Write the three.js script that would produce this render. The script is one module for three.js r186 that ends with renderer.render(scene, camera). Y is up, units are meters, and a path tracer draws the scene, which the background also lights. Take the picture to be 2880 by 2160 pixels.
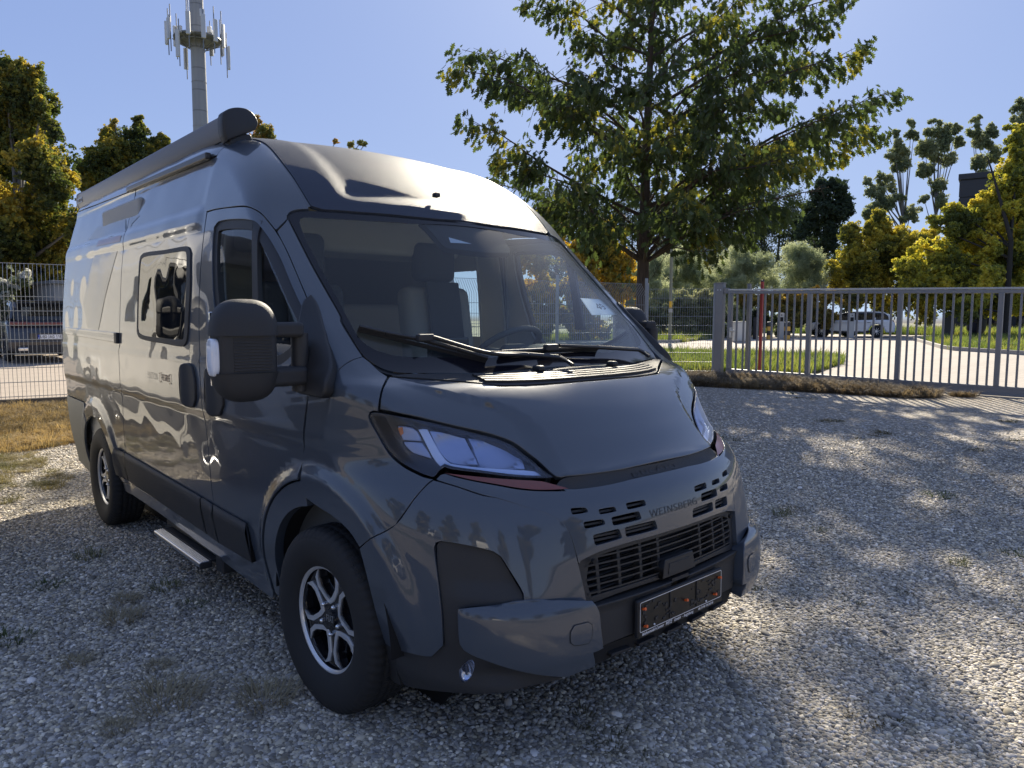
import * as THREE from 'three';
import { mergeGeometries, mergeVertices, toCreasedNormals } from 'three/addons/utils/BufferGeometryUtils.js';
import { RoundedBoxGeometry } from 'three/addons/geometries/RoundedBoxGeometry.js';
import { FontLoader } from 'three/addons/loaders/FontLoader.js';
import { ImprovedNoise } from 'three/addons/math/ImprovedNoise.js';

// ---------------------------------------------------------------- camera, sky, sun, exposure
const scene = new THREE.Scene();
const camera = new THREE.PerspectiveCamera(55.58, 4 / 3, 0.1, 600);
camera.position.set(2.5297, 1.5333, 2.2684);
camera.rotation.set(-0.0913, 0.84, 0.002, 'YXZ');
const SUN = new THREE.Vector3(-0.506, 0.515, -0.692).normalize();
{ // clear morning sky: paler towards the horizon and round the sun
  const W = 1024, H = 512, d = new Float32Array(W * H * 4), mix = (a, b, t) => a + (b - a) * t;
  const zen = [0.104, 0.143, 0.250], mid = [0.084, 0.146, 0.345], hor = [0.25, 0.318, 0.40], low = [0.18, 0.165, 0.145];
  for (let j = 0; j < H; j++) for (let i = 0; i < W; i++) {
    const el = ((j + 0.5) / H - 0.5) * Math.PI, az = ((i + 0.5) / W - 0.5) * 2 * Math.PI;
    const x = Math.cos(el) * Math.cos(az), y = Math.sin(el), z = Math.cos(el) * Math.sin(az);
    const s = Math.max(0, x * SUN.x + y * SUN.y + z * SUN.z);
    const up = Math.max(0, y), t1 = Math.pow(1 - up, 5), t2 = Math.pow(up, 0.7);
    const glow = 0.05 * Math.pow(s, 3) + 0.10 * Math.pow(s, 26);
    for (let c = 0; c < 3; c++) {
      let v = mix(mix(mid[c], zen[c], t2), hor[c], t1 * 0.85);
      v += glow * [0.95, 0.9, 0.75][c];
      if (y < 0) v = low[c];
      d[(j * W + i) * 4 + c] = v;
    }
    d[(j * W + i) * 4 + 3] = 1;
  }
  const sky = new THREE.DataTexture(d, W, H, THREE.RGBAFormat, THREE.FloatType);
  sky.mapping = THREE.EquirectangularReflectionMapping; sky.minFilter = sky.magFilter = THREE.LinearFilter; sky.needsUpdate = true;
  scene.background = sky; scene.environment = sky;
}
const sun = new THREE.DirectionalLight(new THREE.Color(1.0, 0.90, 0.72), 5);
sun.position.copy(SUN).multiplyScalar(60); sun.castShadow = true; sun.shadow.radius = 1.2;
Object.assign(sun.shadow.camera, { left: -40, right: 40, top: 40, bottom: -40, near: 1, far: 160 }); sun.shadow.mapSize.set(2048, 2048);
scene.add(sun, sun.target);
const renderer = new THREE.WebGLRenderer({ antialias: true });
renderer.setSize(1024, 768); renderer.shadowMap.enabled = true;
renderer.toneMapping = THREE.LinearToneMapping; renderer.toneMappingExposure = 2.35;

// ---------------------------------------------------------------- small helpers
const V3 = (x, y, z) => new THREE.Vector3(x, y, z);
let seedN = 1;
const rng = (s) => { let a = s | 0; return () => { a = (a + 0x6d2b79f5) | 0; let t = Math.imul(a ^ (a >>> 15), 1 | a); t = (t + Math.imul(t ^ (t >>> 7), 61 | t)) ^ t; return ((t ^ (t >>> 14)) >>> 0) / 4294967296; }; };
const noise3 = new ImprovedNoise();
const used = new Map();
const numbered = (n) => { const k = used.get(n) ?? 0; used.set(n, k + 1); return k ? n + '_' + String(k).padStart(3, '0') : n; };
function tag(o, label, category, group, kind) { o.userData = {}; if (label) o.userData.label = label; if (category) o.userData.category = category; if (group) o.userData.group = group; if (kind) o.userData.kind = kind; return o; }
function thing(name, label, category, pos = [0, 0, 0], turn = 0, group) { const o = new THREE.Group(); o.name = numbered(name); o.position.set(...pos); o.rotation.y = turn; scene.add(o); return tag(o, label, category, group); }
function part(parent, name, geo, mat, label) { const m = new THREE.Mesh(Array.isArray(geo) ? merged(geo) : geo, mat); m.name = name; m.castShadow = m.receiveShadow = true; parent.add(m); if (label) m.userData.label = label; return m; }
function topMesh(name, geo, mat, label, category, group, kind) { const m = new THREE.Mesh(Array.isArray(geo) ? merged(geo) : geo, mat); m.name = numbered(name); m.castShadow = m.receiveShadow = true; scene.add(m); return tag(m, label, category, group, kind); }
function merged(list) {
  const gs = list.map((g) => { let q = g.index ? g.toNonIndexed() : g; if (!q.attributes.normal) q.computeVertexNormals(); for (const k of Object.keys(q.attributes)) if (!['position', 'normal', 'uv'].includes(k)) q.deleteAttribute(k);
    if (!q.attributes.uv) q.setAttribute('uv', new THREE.BufferAttribute(new Float32Array(q.attributes.position.count * 2), 2)); return q; });
  return mergeGeometries(gs);
}
const std = (c, rough = 0.6, metal = 0, more = {}) => new THREE.MeshStandardMaterial({ color: new THREE.Color().setRGB(...c), roughness: rough, metalness: metal, ...more });
const phys = (c, o = {}) => new THREE.MeshPhysicalMaterial({ color: new THREE.Color().setRGB(...c), ...o });
function box(w, h, d, x = 0, y = 0, z = 0, r = 0.006, seg = 2) { const g = r > 0 ? new RoundedBoxGeometry(w, h, d, seg, Math.min(r, w / 2.01, h / 2.01, d / 2.01)) : new THREE.BoxGeometry(w, h, d); return g.translate(x, y, z); }
function bar(a, b, r, seg = 8, r2 = r) { const A = V3(...a), B = V3(...b), d = B.clone().sub(A), g = new THREE.CylinderGeometry(r2, r, d.length(), seg); g.applyQuaternion(new THREE.Quaternion().setFromUnitVectors(V3(0, 1, 0), d.clone().normalize())); return g.translate(...A.add(B).multiplyScalar(0.5).toArray()); }
// square-section bar between two points, w across, h in the direction nearest to up
function beam(a, b, w, h, up = [0, 1, 0], r = 0.004) { const A = V3(...a), B = V3(...b), d = B.clone().sub(A), L = d.length(); d.normalize(); const s = V3(...up).cross(d).normalize(), u = d.clone().cross(s); const g = box(w, h, L, 0, 0, 0, r); g.applyMatrix4(new THREE.Matrix4().makeBasis(s, u, d)); return g.translate(...A.add(B).multiplyScalar(0.5).toArray()); }
const tube = (pts, r, seg = 24, rs = 8) => new THREE.TubeGeometry(new THREE.CatmullRomCurve3(pts.map((p) => V3(...p))), seg, r, rs, false);
function mirrorZ(g) { if (Array.isArray(g)) g = merged(g); const q = g.clone(), p = q.attributes.position, n = q.attributes.normal; for (let i = 0; i < p.count; i++) { p.setZ(i, -p.getZ(i)); if (n) n.setZ(i, -n.getZ(i)); }
  if (q.index) { const a = q.index.array; for (let i = 0; i < a.length; i += 3) { const t = a[i]; a[i] = a[i + 1]; a[i + 1] = t; } } else for (const k of Object.keys(q.attributes)) { const at = q.attributes[k], s = at.itemSize; for (let i = 0; i < at.count; i += 3) for (let c = 0; c < s; c++) { const t = at.array[i * s + c]; at.array[i * s + c] = at.array[(i + 1) * s + c]; at.array[(i + 1) * s + c] = t; } }
  return q; }
function dataTex(w, h, fn, srgb, repeat = true) { const d = new Uint8Array(w * h * 4); for (let j = 0; j < h; j++) for (let i = 0; i < w; i++) { const c = fn(i / w, j / h, i, j), o = (j * w + i) * 4; for (let k = 0; k < 3; k++) d[o + k] = Math.max(0, Math.min(255, Math.round(255 * (c.length ? c[k] : c)))); d[o + 3] = 255; }
  const t = new THREE.DataTexture(d, w, h); if (srgb) t.colorSpace = THREE.SRGBColorSpace; if (repeat) t.wrapS = t.wrapT = THREE.RepeatWrapping; t.magFilter = THREE.LinearFilter; t.minFilter = THREE.LinearMipmapLinearFilter; t.needsUpdate = true; return t; }
const tnoise = (u, v, f, s = 0) => noise3.noise(Math.cos(u * 6.28318) * f, Math.sin(u * 6.28318) * f, 10 + s + 0) * 0.5 + noise3.noise(Math.cos(v * 6.28318) * f + 7.3, Math.sin(v * 6.28318) * f, 20 + s + Math.cos(u * 6.28318) * f) * 0.5;
const font = await new FontLoader().loadAsync('fonts/droid/droid_sans_bold.typeface.json');
const fontR = await new FontLoader().loadAsync('fonts/droid/droid_sans_regular.typeface.json');
// ---- body surface: an implicit function of rounded half-spaces, in metres, x forward, y up, z to the van's right
const spl = (pts) => { // natural-ish monotone cubic (Fritsch-Carlson)
  const n = pts.length, X = pts.map(p => p[0]), Y = pts.map(p => p[1]), d = [], m = [];
  for (let i = 0; i < n - 1; i++) d[i] = (Y[i + 1] - Y[i]) / (X[i + 1] - X[i]);
  m[0] = d[0]; m[n - 1] = d[n - 2];
  for (let i = 1; i < n - 1; i++) m[i] = d[i - 1] * d[i] <= 0 ? 0 : 2 * d[i - 1] * d[i] / (d[i - 1] + d[i]) * 0.5 + (d[i - 1] + d[i]) * 0.25;
  return (x) => {
    if (x <= X[0]) return Y[0] + m[0] * (x - X[0]);
    if (x >= X[n - 1]) return Y[n - 1] + m[n - 1] * (x - X[n - 1]);
    let i = 0; while (x > X[i + 1]) i++;
    const h = X[i + 1] - X[i], t = (x - X[i]) / h, a = 1 - t;
    return Y[i] * (1 + 2 * t) * a * a + m[i] * h * t * a * a + Y[i + 1] * t * t * (3 - 2 * t) - m[i + 1] * h * t * t * a;
  };
};
const lut = (f, a, b, n = 1200) => { const t = new Float64Array(n + 2), k = n / (b - a); for (let i = 0; i <= n + 1; i++) t[i] = f(a + i / k); return (x) => { let s = (x - a) * k; if (s < 0) s = 0; else if (s > n) s = n; const i = s | 0; return t[i] + (t[i + 1] - t[i]) * (s - i); }; };
const sst = (x, a, b) => { const t = Math.min(1, Math.max(0, (x - a) / (b - a))); return t * t * (3 - 2 * t); };
const smax = (a, b, r) => { const p = a + r, q = b + r; return p > 0 && q > 0 ? Math.hypot(p, q) - r : Math.max(a, b); };
const Ws = lut(spl([[.15, .915], [.30, .945], [.40, .957], [.5, .976], [.6, .992], [.75, 1.006], [.95, 1.013], [1.2, 1.02], [1.35, 1.02], [1.5, 1.014], [1.72, .999], [1.9, .98], [2.05, .955], [2.2, .918], [2.35, .872], [2.6, .78]]), .1, 2.7);
const Xc = lut(spl([[.15, .90], [.3, .945], [.45, .955], [.6, .95], [.75, .935], [.88, .905], [.94, .868], [1.0, .785], [1.1, .69], [1.2, .59], [1.28, .475], [1.32, .37], [1.5, .16], [1.75, -.095], [2.0, -.345], [2.1, -.445], [2.2, -.565], [2.3, -.72], [2.4, -.92], [2.5, -1.22], [2.6, -1.65]]), .1, 2.7);
const B2 = lut(spl([[.2, .14], [.45, .13], [.7, .2], [.9, .24], [1.0, .25], [1.3, .2], [1.6, .22], [2.0, .27], [2.4, .27]]), .1, 2.7);
const B4 = lut(spl([[.2, .1], [.7, .1], [1.0, .1], [1.3, .0], [2.4, 0]]), .1, 2.7);
const Rr = lut(spl([[.2, .3], [.6, .28], [.9, .27], [1.1, .24], [1.3, .11], [1.6, .06], [2.0, .06], [2.2, .10], [2.5, .18]]), .1, 2.7);
const Kf = lut(spl([[.2, 1], [.8, 1], [1.0, .72], [2.0, .7], [2.2, .6], [2.5, .35]]), .1, 2.7);
const toe = (x, y) => { const t = Math.max(0, x + 1.1) / 1.3; return .03 * t * t; };
const gs = (x, w) => Math.exp(-x * x / (w * w));
function Dside(x, y) { // swages, recessed panels, wheel-arch flares, slight waviness of the sheet metal
  let d = .009 * sst(y, 1.022, 1.085) - .007 * sst(y, 1.318, 1.345);
  const back = 1 - sst(x, -1.3, -1.2);
  d += back * (.008 * sst(y, 1.965, 2.0) - .012 * sst(y, 2.055, 2.09) + .012 * sst(y, 2.325, 2.36));
  if (x > -.8 && y < 1.1) { const r = Math.hypot(x, y - .358), up = sst(y, .2, .5); d += .026 * (1 - sst(r, .555, .63)) * up; }
  if (x < -2.7 && y < 1.1) { const r = Math.hypot(x + 3.41, y - .358); d += .022 * (1 - sst(r, .53, .605)) * sst(y, .2, .5); }
  const w = sst(y, .6, .8) * (1 - sst(x, -.9, -.5));
  d += w * (.0011 * Math.sin(x * 9.1 + y * 4.3) * Math.sin(y * 6.7 - x * 1.9) + .0007 * Math.sin(x * 17.3 + 1.1) * Math.sin(y * 13.1 + .4));
  return d;
}
const Zcr = lut(spl([[.9, .46], [1.01, .46], [1.07, .455], [1.127, .458], [1.163, .473], [1.193, .50], [1.216, .545], [1.25, .665], [1.275, .74], [1.315, .80], [1.34, .83]]), .9, 1.34);
function Dfront(y, z) { // bonnet dome and roof pressings
  if (y > .95 && y < 1.33) return .036 * (1 - sst(z, Zcr(y) - .02, Zcr(y) + .055)) * sst(y, .95, .99) * (1 - sst(y, 1.27, 1.32)) - .0;
  if (y > 2.0) { const q = sst(y, 2.055, 2.115), side = .62 - .10 * (y - 2.1); return -.030 * q * (1 - sst(z, side - .12, side)); }
  return 0;
}
const Yt = (x, z) => 2.578 - .04 * (z / .75) ** 2 - .008 * Math.max(0, (x + 4.5) / 4);
function F(x, y, z) {
  z = Math.abs(z);
  const ds = z - Ws(y) + toe(x, y) - Dside(x, y);
  const df = (x - Xc(y) - Dfront(y, z) + z * z * (B2(y) + B4(y) * z * z)) * Kf(y);
  const dr = -4.465 + .02 * (1 - 0) - x; // rear
  let d = smax(ds, df, Rr(y));
  d = smax(d, dr, .09);
  if (y > 2.0) d = smax(d, y - Yt(x, z), .16);
  return d;
}
const grad = (x, y, z, e = 1e-4) => { const g = [F(x + e, y, z) - F(x - e, y, z), F(x, y + e, z) - F(x, y - e, z), F(x, y, z + e) - F(x, y, z - e)], l = Math.hypot(...g); return g.map(v => v / l); };
// first crossing from outside going along d from o
function hit(o, d, t0, t1, steps = 200, lvl = 0) {
  const F0 = F, F_ = (x, y, z) => F0(x, y, z) - lvl;
  let a = t0, fa = F_(o[0] + d[0] * a, o[1] + d[1] * a, o[2] + d[2] * a);
  for (let i = 1; i <= steps; i++) {
    const b = t0 + (t1 - t0) * i / steps, fb = F_(o[0] + d[0] * b, o[1] + d[1] * b, o[2] + d[2] * b);
    if (fa > 0 && fb <= 0) { let lo = a, hi = b; for (let k = 0; k < 40; k++) { const m = (lo + hi) / 2; if (F_(o[0] + d[0] * m, o[1] + d[1] * m, o[2] + d[2] * m) > 0) lo = m; else hi = m; } const t = (lo + hi) / 2; return [o[0] + d[0] * t, o[1] + d[1] * t, o[2] + d[2] * t]; }
    a = b; fa = fb;
  }
  return null;
}

// charts: flat coordinate systems in which panel outlines are drawn before they are pressed onto the body
const chart = (a, e) => { a *= Math.PI / 180; e *= Math.PI / 180; const n = [Math.cos(a) * Math.cos(e), Math.sin(e), Math.sin(a) * Math.cos(e)], U = [-Math.sin(a), 0, Math.cos(a)];
  const V = [n[1] * 0 + 0, 0, 0]; V[0] = -Math.cos(a) * Math.sin(e); V[1] = Math.cos(e); V[2] = -Math.sin(a) * Math.sin(e); return { n, U, V }; };
const CH = { nose: chart(0, 0), hood: chart(0, 45), side: chart(90, 0), corner: chart(42, 0), lamp: chart(35, 25), top: chart(0, 88), pillar: chart(55, 25), shoulder: chart(90, 40), rear: chart(180, 0) };
const toUV = (c, p) => [p[0] * c.U[0] + p[1] * c.U[1] + p[2] * c.U[2], p[0] * c.V[0] + p[1] * c.V[1] + p[2] * c.V[2]];
// ---------------------------------------------------------------- pressing flat outlines onto the body surface
function pointOn(c, u, v, guess) {
  const b = [c.U[0] * u + c.V[0] * v, c.U[1] * u + c.V[1] * v, c.U[2] * u + c.V[2] * v];
  const f = (t) => F(b[0] + c.n[0] * t, b[1] + c.n[1] * t, b[2] + c.n[2] * t);
  let t = null;
  if (guess !== undefined) { // secant from a neighbour's depth
    let t0 = guess, f0 = f(t0), t1 = t0 - f0, f1 = f(t1);
    for (let k = 0; k < 12 && Math.abs(f1) > 1e-7; k++) { const dd = f1 - f0; if (Math.abs(dd) < 1e-14) break; let t2 = t1 - f1 * (t1 - t0) / dd; t2 = Math.max(t1 - 0.08, Math.min(t1 + 0.08, t2)); t0 = t1; f0 = f1; t1 = t2; f1 = f(t1); }
    if (Math.abs(f1) < 1e-6 && Math.abs(t1 - guess) < 0.12) t = t1;
  }
  if (t === null) { const h = hit([b[0] + c.n[0] * 6, b[1] + c.n[1] * 6, b[2] + c.n[2] * 6], c.n.map((q) => -q), 0, 9, 300); if (!h) return null; t = (h[0] - b[0]) * c.n[0] + (h[1] - b[1]) * c.n[1] + (h[2] - b[2]) * c.n[2]; }
  return { p: [b[0] + c.n[0] * t, b[1] + c.n[1] * t, b[2] + c.n[2] * t], t };
}
const flat = (a) => { const o = []; for (let i = 0; i < a.length; i += 2) o.push([a[i] / 1000, a[i + 1] / 1000]); return o; };
const area2 = (p) => { let s = 0; for (let i = 0, n = p.length; i < n; i++) { const a = p[i], b = p[(i + 1) % n]; s += a[0] * b[1] - b[0] * a[1]; } return s / 2; };
function smoothLoop(p, seg = 0.03, sharp = 38, tension = 0.5) {
  const n = p.length, out = [], corner = p.map((b, i) => { const a = p[(i + n - 1) % n], c = p[(i + 1) % n], t = Math.atan2(c[1] - b[1], c[0] - b[0]) - Math.atan2(b[1] - a[1], b[0] - a[0]); let d = Math.abs(t) % (2 * Math.PI); if (d > Math.PI) d = 2 * Math.PI - d; return d * 57.3 > sharp; });
  for (let i = 0; i < n; i++) {
    const p1 = p[i], p2 = p[(i + 1) % n], p0 = corner[i] ? p1 : p[(i + n - 1) % n], p3 = corner[(i + 1) % n] ? p2 : p[(i + 2) % n], L = Math.hypot(p2[0] - p1[0], p2[1] - p1[1]), k = Math.max(1, Math.ceil(L / seg));
    const l0 = Math.hypot(p1[0] - p0[0], p1[1] - p0[1]), l2 = Math.hypot(p3[0] - p2[0], p3[1] - p2[1]);
    const m1 = [0, 1].map((c) => l0 ? (p2[c] - p0[c]) / (l0 + L) * L : (p2[c] - p1[c])), m2 = [0, 1].map((c) => l2 ? (p3[c] - p1[c]) / (l2 + L) * L : (p2[c] - p1[c]));
    for (let j = 0; j < k; j++) { const t = j / k, a = 1 - t; out.push([0, 1].map((c) => p1[c] * (1 + 2 * t) * a * a + m1[c] * t * a * a + p2[c] * t * t * (3 - 2 * t) - m2[c] * t * t * a)); }
  }
  return out;
}
function insetLoop(p, g) { // positive g shrinks a counter-clockwise loop
  const n = p.length; return p.map((b, i) => { const a = p[(i + n - 1) % n], c = p[(i + 1) % n]; let e = [b[0] - a[0], b[1] - a[1]], f = [c[0] - b[0], c[1] - b[1]]; const le = Math.hypot(...e) || 1, lf = Math.hypot(...f) || 1; const n1 = [-e[1] / le, e[0] / le], n2 = [-f[1] / lf, f[0] / lf]; let m = [n1[0] + n2[0], n1[1] + n2[1]]; const l = Math.hypot(...m) || 1; m = [m[0] / l, m[1] / l]; const k = g / Math.max(0.5, m[0] * n1[0] + m[1] * n1[1]); return [b[0] + m[0] * k, b[1] + m[1] * k]; });
}
function keyhole(outer, hole) { let bi = 0, bj = 0, bd = 1e9; outer.forEach((a, i) => hole.forEach((b, j) => { const d = (a[0] - b[0]) ** 2 + (a[1] - b[1]) ** 2; if (d < bd) { bd = d; bi = i; bj = j; } })); return [...outer.slice(0, bi + 1), ...hole.slice(bj), ...hole.slice(0, bj + 1), ...outer.slice(bi)]; }
function clipHalf(p, ax, lim, keepAbove) { const o = [], n = p.length; for (let i = 0; i < n; i++) { const a = p[i], b = p[(i + 1) % n], da = keepAbove ? a[ax] - lim : lim - a[ax], db = keepAbove ? b[ax] - lim : lim - b[ax]; if (da >= 0) o.push(a); if ((da > 0 && db < 0) || (da < 0 && db > 0)) { const t = da / (da - db); const q = [a[0] + (b[0] - a[0]) * t, a[1] + (b[1] - a[1]) * t]; q[ax] = lim; o.push(q); } } return o; }
// cuts a polygon (with bridged holes) into cells of size h; calls emit(list of [u,v], triangles)
function cellFill(poly, h) {
  let u0 = 1e9, u1 = -1e9, v0 = 1e9, v1 = -1e9; for (const [u, v] of poly) { u0 = Math.min(u0, u); u1 = Math.max(u1, u); v0 = Math.min(v0, v); v1 = Math.max(v1, v); }
  const verts = [], key = new Map(), tris = [];
  const id = (q) => { const k = Math.round(q[0] * 2e4) + '_' + Math.round(q[1] * 2e4); let i = key.get(k); if (i === undefined) { i = verts.length; verts.push(q); key.set(k, i); } return i; };
  const ju = Math.floor(u0 / h), j1 = Math.ceil(u1 / h), kv = Math.floor(v0 / h), k1 = Math.ceil(v1 / h);
  for (let k = kv; k < k1; k++) {
    const strip = clipHalf(clipHalf(poly, 1, k * h, true), 1, (k + 1) * h, false); if (strip.length < 3) continue;
    for (let j = ju; j < j1; j++) {
      const c = clipHalf(clipHalf(strip, 0, j * h, true), 0, (j + 1) * h, false); if (c.length < 3) continue;
      const cl = []; for (const q of c) { const l = cl[cl.length - 1]; if (!l || Math.abs(l[0] - q[0]) + Math.abs(l[1] - q[1]) > 1e-5) cl.push(q); }
      while (cl.length > 2 && Math.abs(cl[0][0] - cl[cl.length - 1][0]) + Math.abs(cl[0][1] - cl[cl.length - 1][1]) < 1e-5) cl.pop();
      if (cl.length < 3 || Math.abs(area2(cl)) < 1e-9) continue;
      const ids = cl.map(id);
      if (cl.length === 4 && Math.abs(area2(cl)) > h * h * 0.999) { tris.push(ids[0], ids[1], ids[2], ids[0], ids[2], ids[3]); continue; }
      for (const t of THREE.ShapeUtils.triangulateShape(cl.map((q) => new THREE.Vector2(q[0], q[1])), [])) { const a = ids[t[0]], b = ids[t[1]], d = ids[t[2]]; if (a !== b && b !== d && a !== d) tris.push(a, b, d); }
    }
  }
  return { verts, tris };
}
// outline: [[u,v]...] metres; o: { holes, off (number or function), depth, gap, h, smooth, bevel, edge }
function panel(chartName, outline, o = {}) {
  const c = CH[chartName], h = o.h ?? 0.03, gap = o.gap ?? 0.0018, off = o.off ?? 0, depth = o.depth ?? 0.014, bev = o.bevel ?? 0.0016;
  const prep = (p, g) => { let q = o.smooth === false ? p : smoothLoop(p, o.seg ?? 0.03, o.sharp); if (area2(q) < 0) q = q.slice().reverse(); return g ? insetLoop(q, g) : q; };
  const outer = prep(outline, gap), holes = (o.holes ?? []).map((q) => prep(q, -(o.holeGap ?? 0)).slice().reverse());
  let poly = outer; for (const q of holes) poly = keyhole(poly, q);
  const { verts, tris } = cellFill(poly, h);
  const P = [], N = [], UV = [], I = []; let guess;
  const evalAt = (u, v) => {
    let r = pointOn(c, u, v, guess); if (!r) r = pointOn(c, u, v); if (!r) return null; guess = r.t;
    const n = grad(...r.p), d = typeof off === 'function' ? off(u, v, r.p) : off;
    return { p: [r.p[0] + n[0] * d, r.p[1] + n[1] * d, r.p[2] + n[2] * d], n, t: r.t };
  };
  const nrm = (u, v, e) => { if (typeof off !== 'function') return e.n; const s = 0.002, a = evalAt(u + s, v), b = evalAt(u - s, v), f = evalAt(u, v + s), g = evalAt(u, v - s); if (!a || !b || !f || !g) return e.n; const x = V3(a.p[0] - b.p[0], a.p[1] - b.p[1], a.p[2] - b.p[2]), y = V3(f.p[0] - g.p[0], f.p[1] - g.p[1], f.p[2] - g.p[2]); const m = y.cross(x).normalize(); guess = e.t; return [m.x, m.y, m.z]; };
  const bad = new Set();
  verts.forEach(([u, v], i) => { const e = evalAt(u, v); if (!e) { bad.add(i); P.push(0, 0, 0); N.push(0, 1, 0); UV.push(0, 0); return; } P.push(...e.p); N.push(...nrm(u, v, e)); UV.push(u, v); });
  for (let i = 0; i < tris.length; i += 3) if (!bad.has(tris[i]) && !bad.has(tris[i + 1]) && !bad.has(tris[i + 2])) I.push(tris[i], tris[i + 2], tris[i + 1]);
  if (depth > 0) for (const loop of [outer, ...holes]) {
    const n = loop.length, E = loop.map(([u, v]) => { const e = evalAt(u, v); return e && { ...e, n: nrm(u, v, e) }; }), s0 = P.length / 3;
    for (let i = 0; i < n; i++) {
      let e = E[i]; for (let q = 1; !e && q < n; q++) e = E[(i + q) % n] ?? E[(i + n - q) % n]; if (!e) continue; const a = (E[(i + n - 1) % n] ?? e).p, b = (E[(i + 1) % n] ?? e).p, t = V3(b[0] - a[0], b[1] - a[1], b[2] - a[2]).normalize(), N0 = V3(...e.n), out = N0.clone().cross(t).normalize();
      const w = V3(...e.p), mid = N0.clone().add(out).normalize();
      for (const [q, m] of [[w, N0], [w.clone().addScaledVector(out, bev * 0.7).addScaledVector(N0, -bev * 0.3), mid], [w.clone().addScaledVector(out, bev).addScaledVector(N0, -bev), out], [w.clone().addScaledVector(out, bev).addScaledVector(N0, -depth), out]]) { P.push(q.x, q.y, q.z); N.push(m.x, m.y, m.z); UV.push(0, 0); }
    }
    for (let i = 0; i < n; i++) for (let k = 0; k < 3; k++) { const a = s0 + i * 4 + k, b = s0 + ((i + 1) % n) * 4 + k; I.push(a, b, a + 1, b, b + 1, a + 1); }
  }
  const g = new THREE.BufferGeometry(); g.setAttribute('position', new THREE.Float32BufferAttribute(P, 3)); g.setAttribute('normal', new THREE.Float32BufferAttribute(N, 3)); g.setAttribute('uv', new THREE.Float32BufferAttribute(UV, 2)); g.setIndex(I);
  g.userData.c = centre(P);
  return g;
}
const centre = (P) => { const s = [0, 0, 0]; for (let i = 0; i < P.length; i++) s[i % 3] += P[i]; return s.map((v) => v * 3 / P.length); };
const symm = (half) => [...half, ...half.slice().reverse().map(([u, v]) => [-u, v])]; // both halves of an outline drawn from the centre line round one side
const arc = (cx, cy, r, a0, a1, n) => { const o = []; for (let i = 0; i <= n; i++) { const a = (a0 + (a1 - a0) * i / n) * Math.PI / 180; o.push([cx + r * Math.cos(a), cy + r * Math.sin(a)]); } return o; };
// lettering laid on the body: fits the text's box to u0..u1, v0..v1 (u may run backwards)
function textOn(chartName, str, u0, u1, v0, v1, off, o = {}) {
  const c = CH[chartName], sh = (o.font ?? font).generateShapes(str, 1), g0 = new THREE.ShapeGeometry(sh, 3); g0.computeBoundingBox(); const b = g0.boundingBox, p = g0.attributes.position, P = [], N = [];
  for (let i = 0; i < p.count; i++) { const s = (p.getX(i) - b.min.x) / (b.max.x - b.min.x), t = (p.getY(i) - b.min.y) / (b.max.y - b.min.y), u = u0 + (u1 - u0) * (s + (o.slant ?? 0) * t), v = v0 + (v1 - v0) * t + (o.rise ?? 0) * s; const r = pointOn(c, u, v), n = grad(...r.p); P.push(r.p[0] + n[0] * off, r.p[1] + n[1] * off, r.p[2] + n[2] * off); N.push(...n); }
  const g = new THREE.BufferGeometry(); g.setAttribute('position', new THREE.Float32BufferAttribute(P, 3)); g.setAttribute('normal', new THREE.Float32BufferAttribute(N, 3)); g.setIndex(g0.index.clone()); return g;
}
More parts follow.
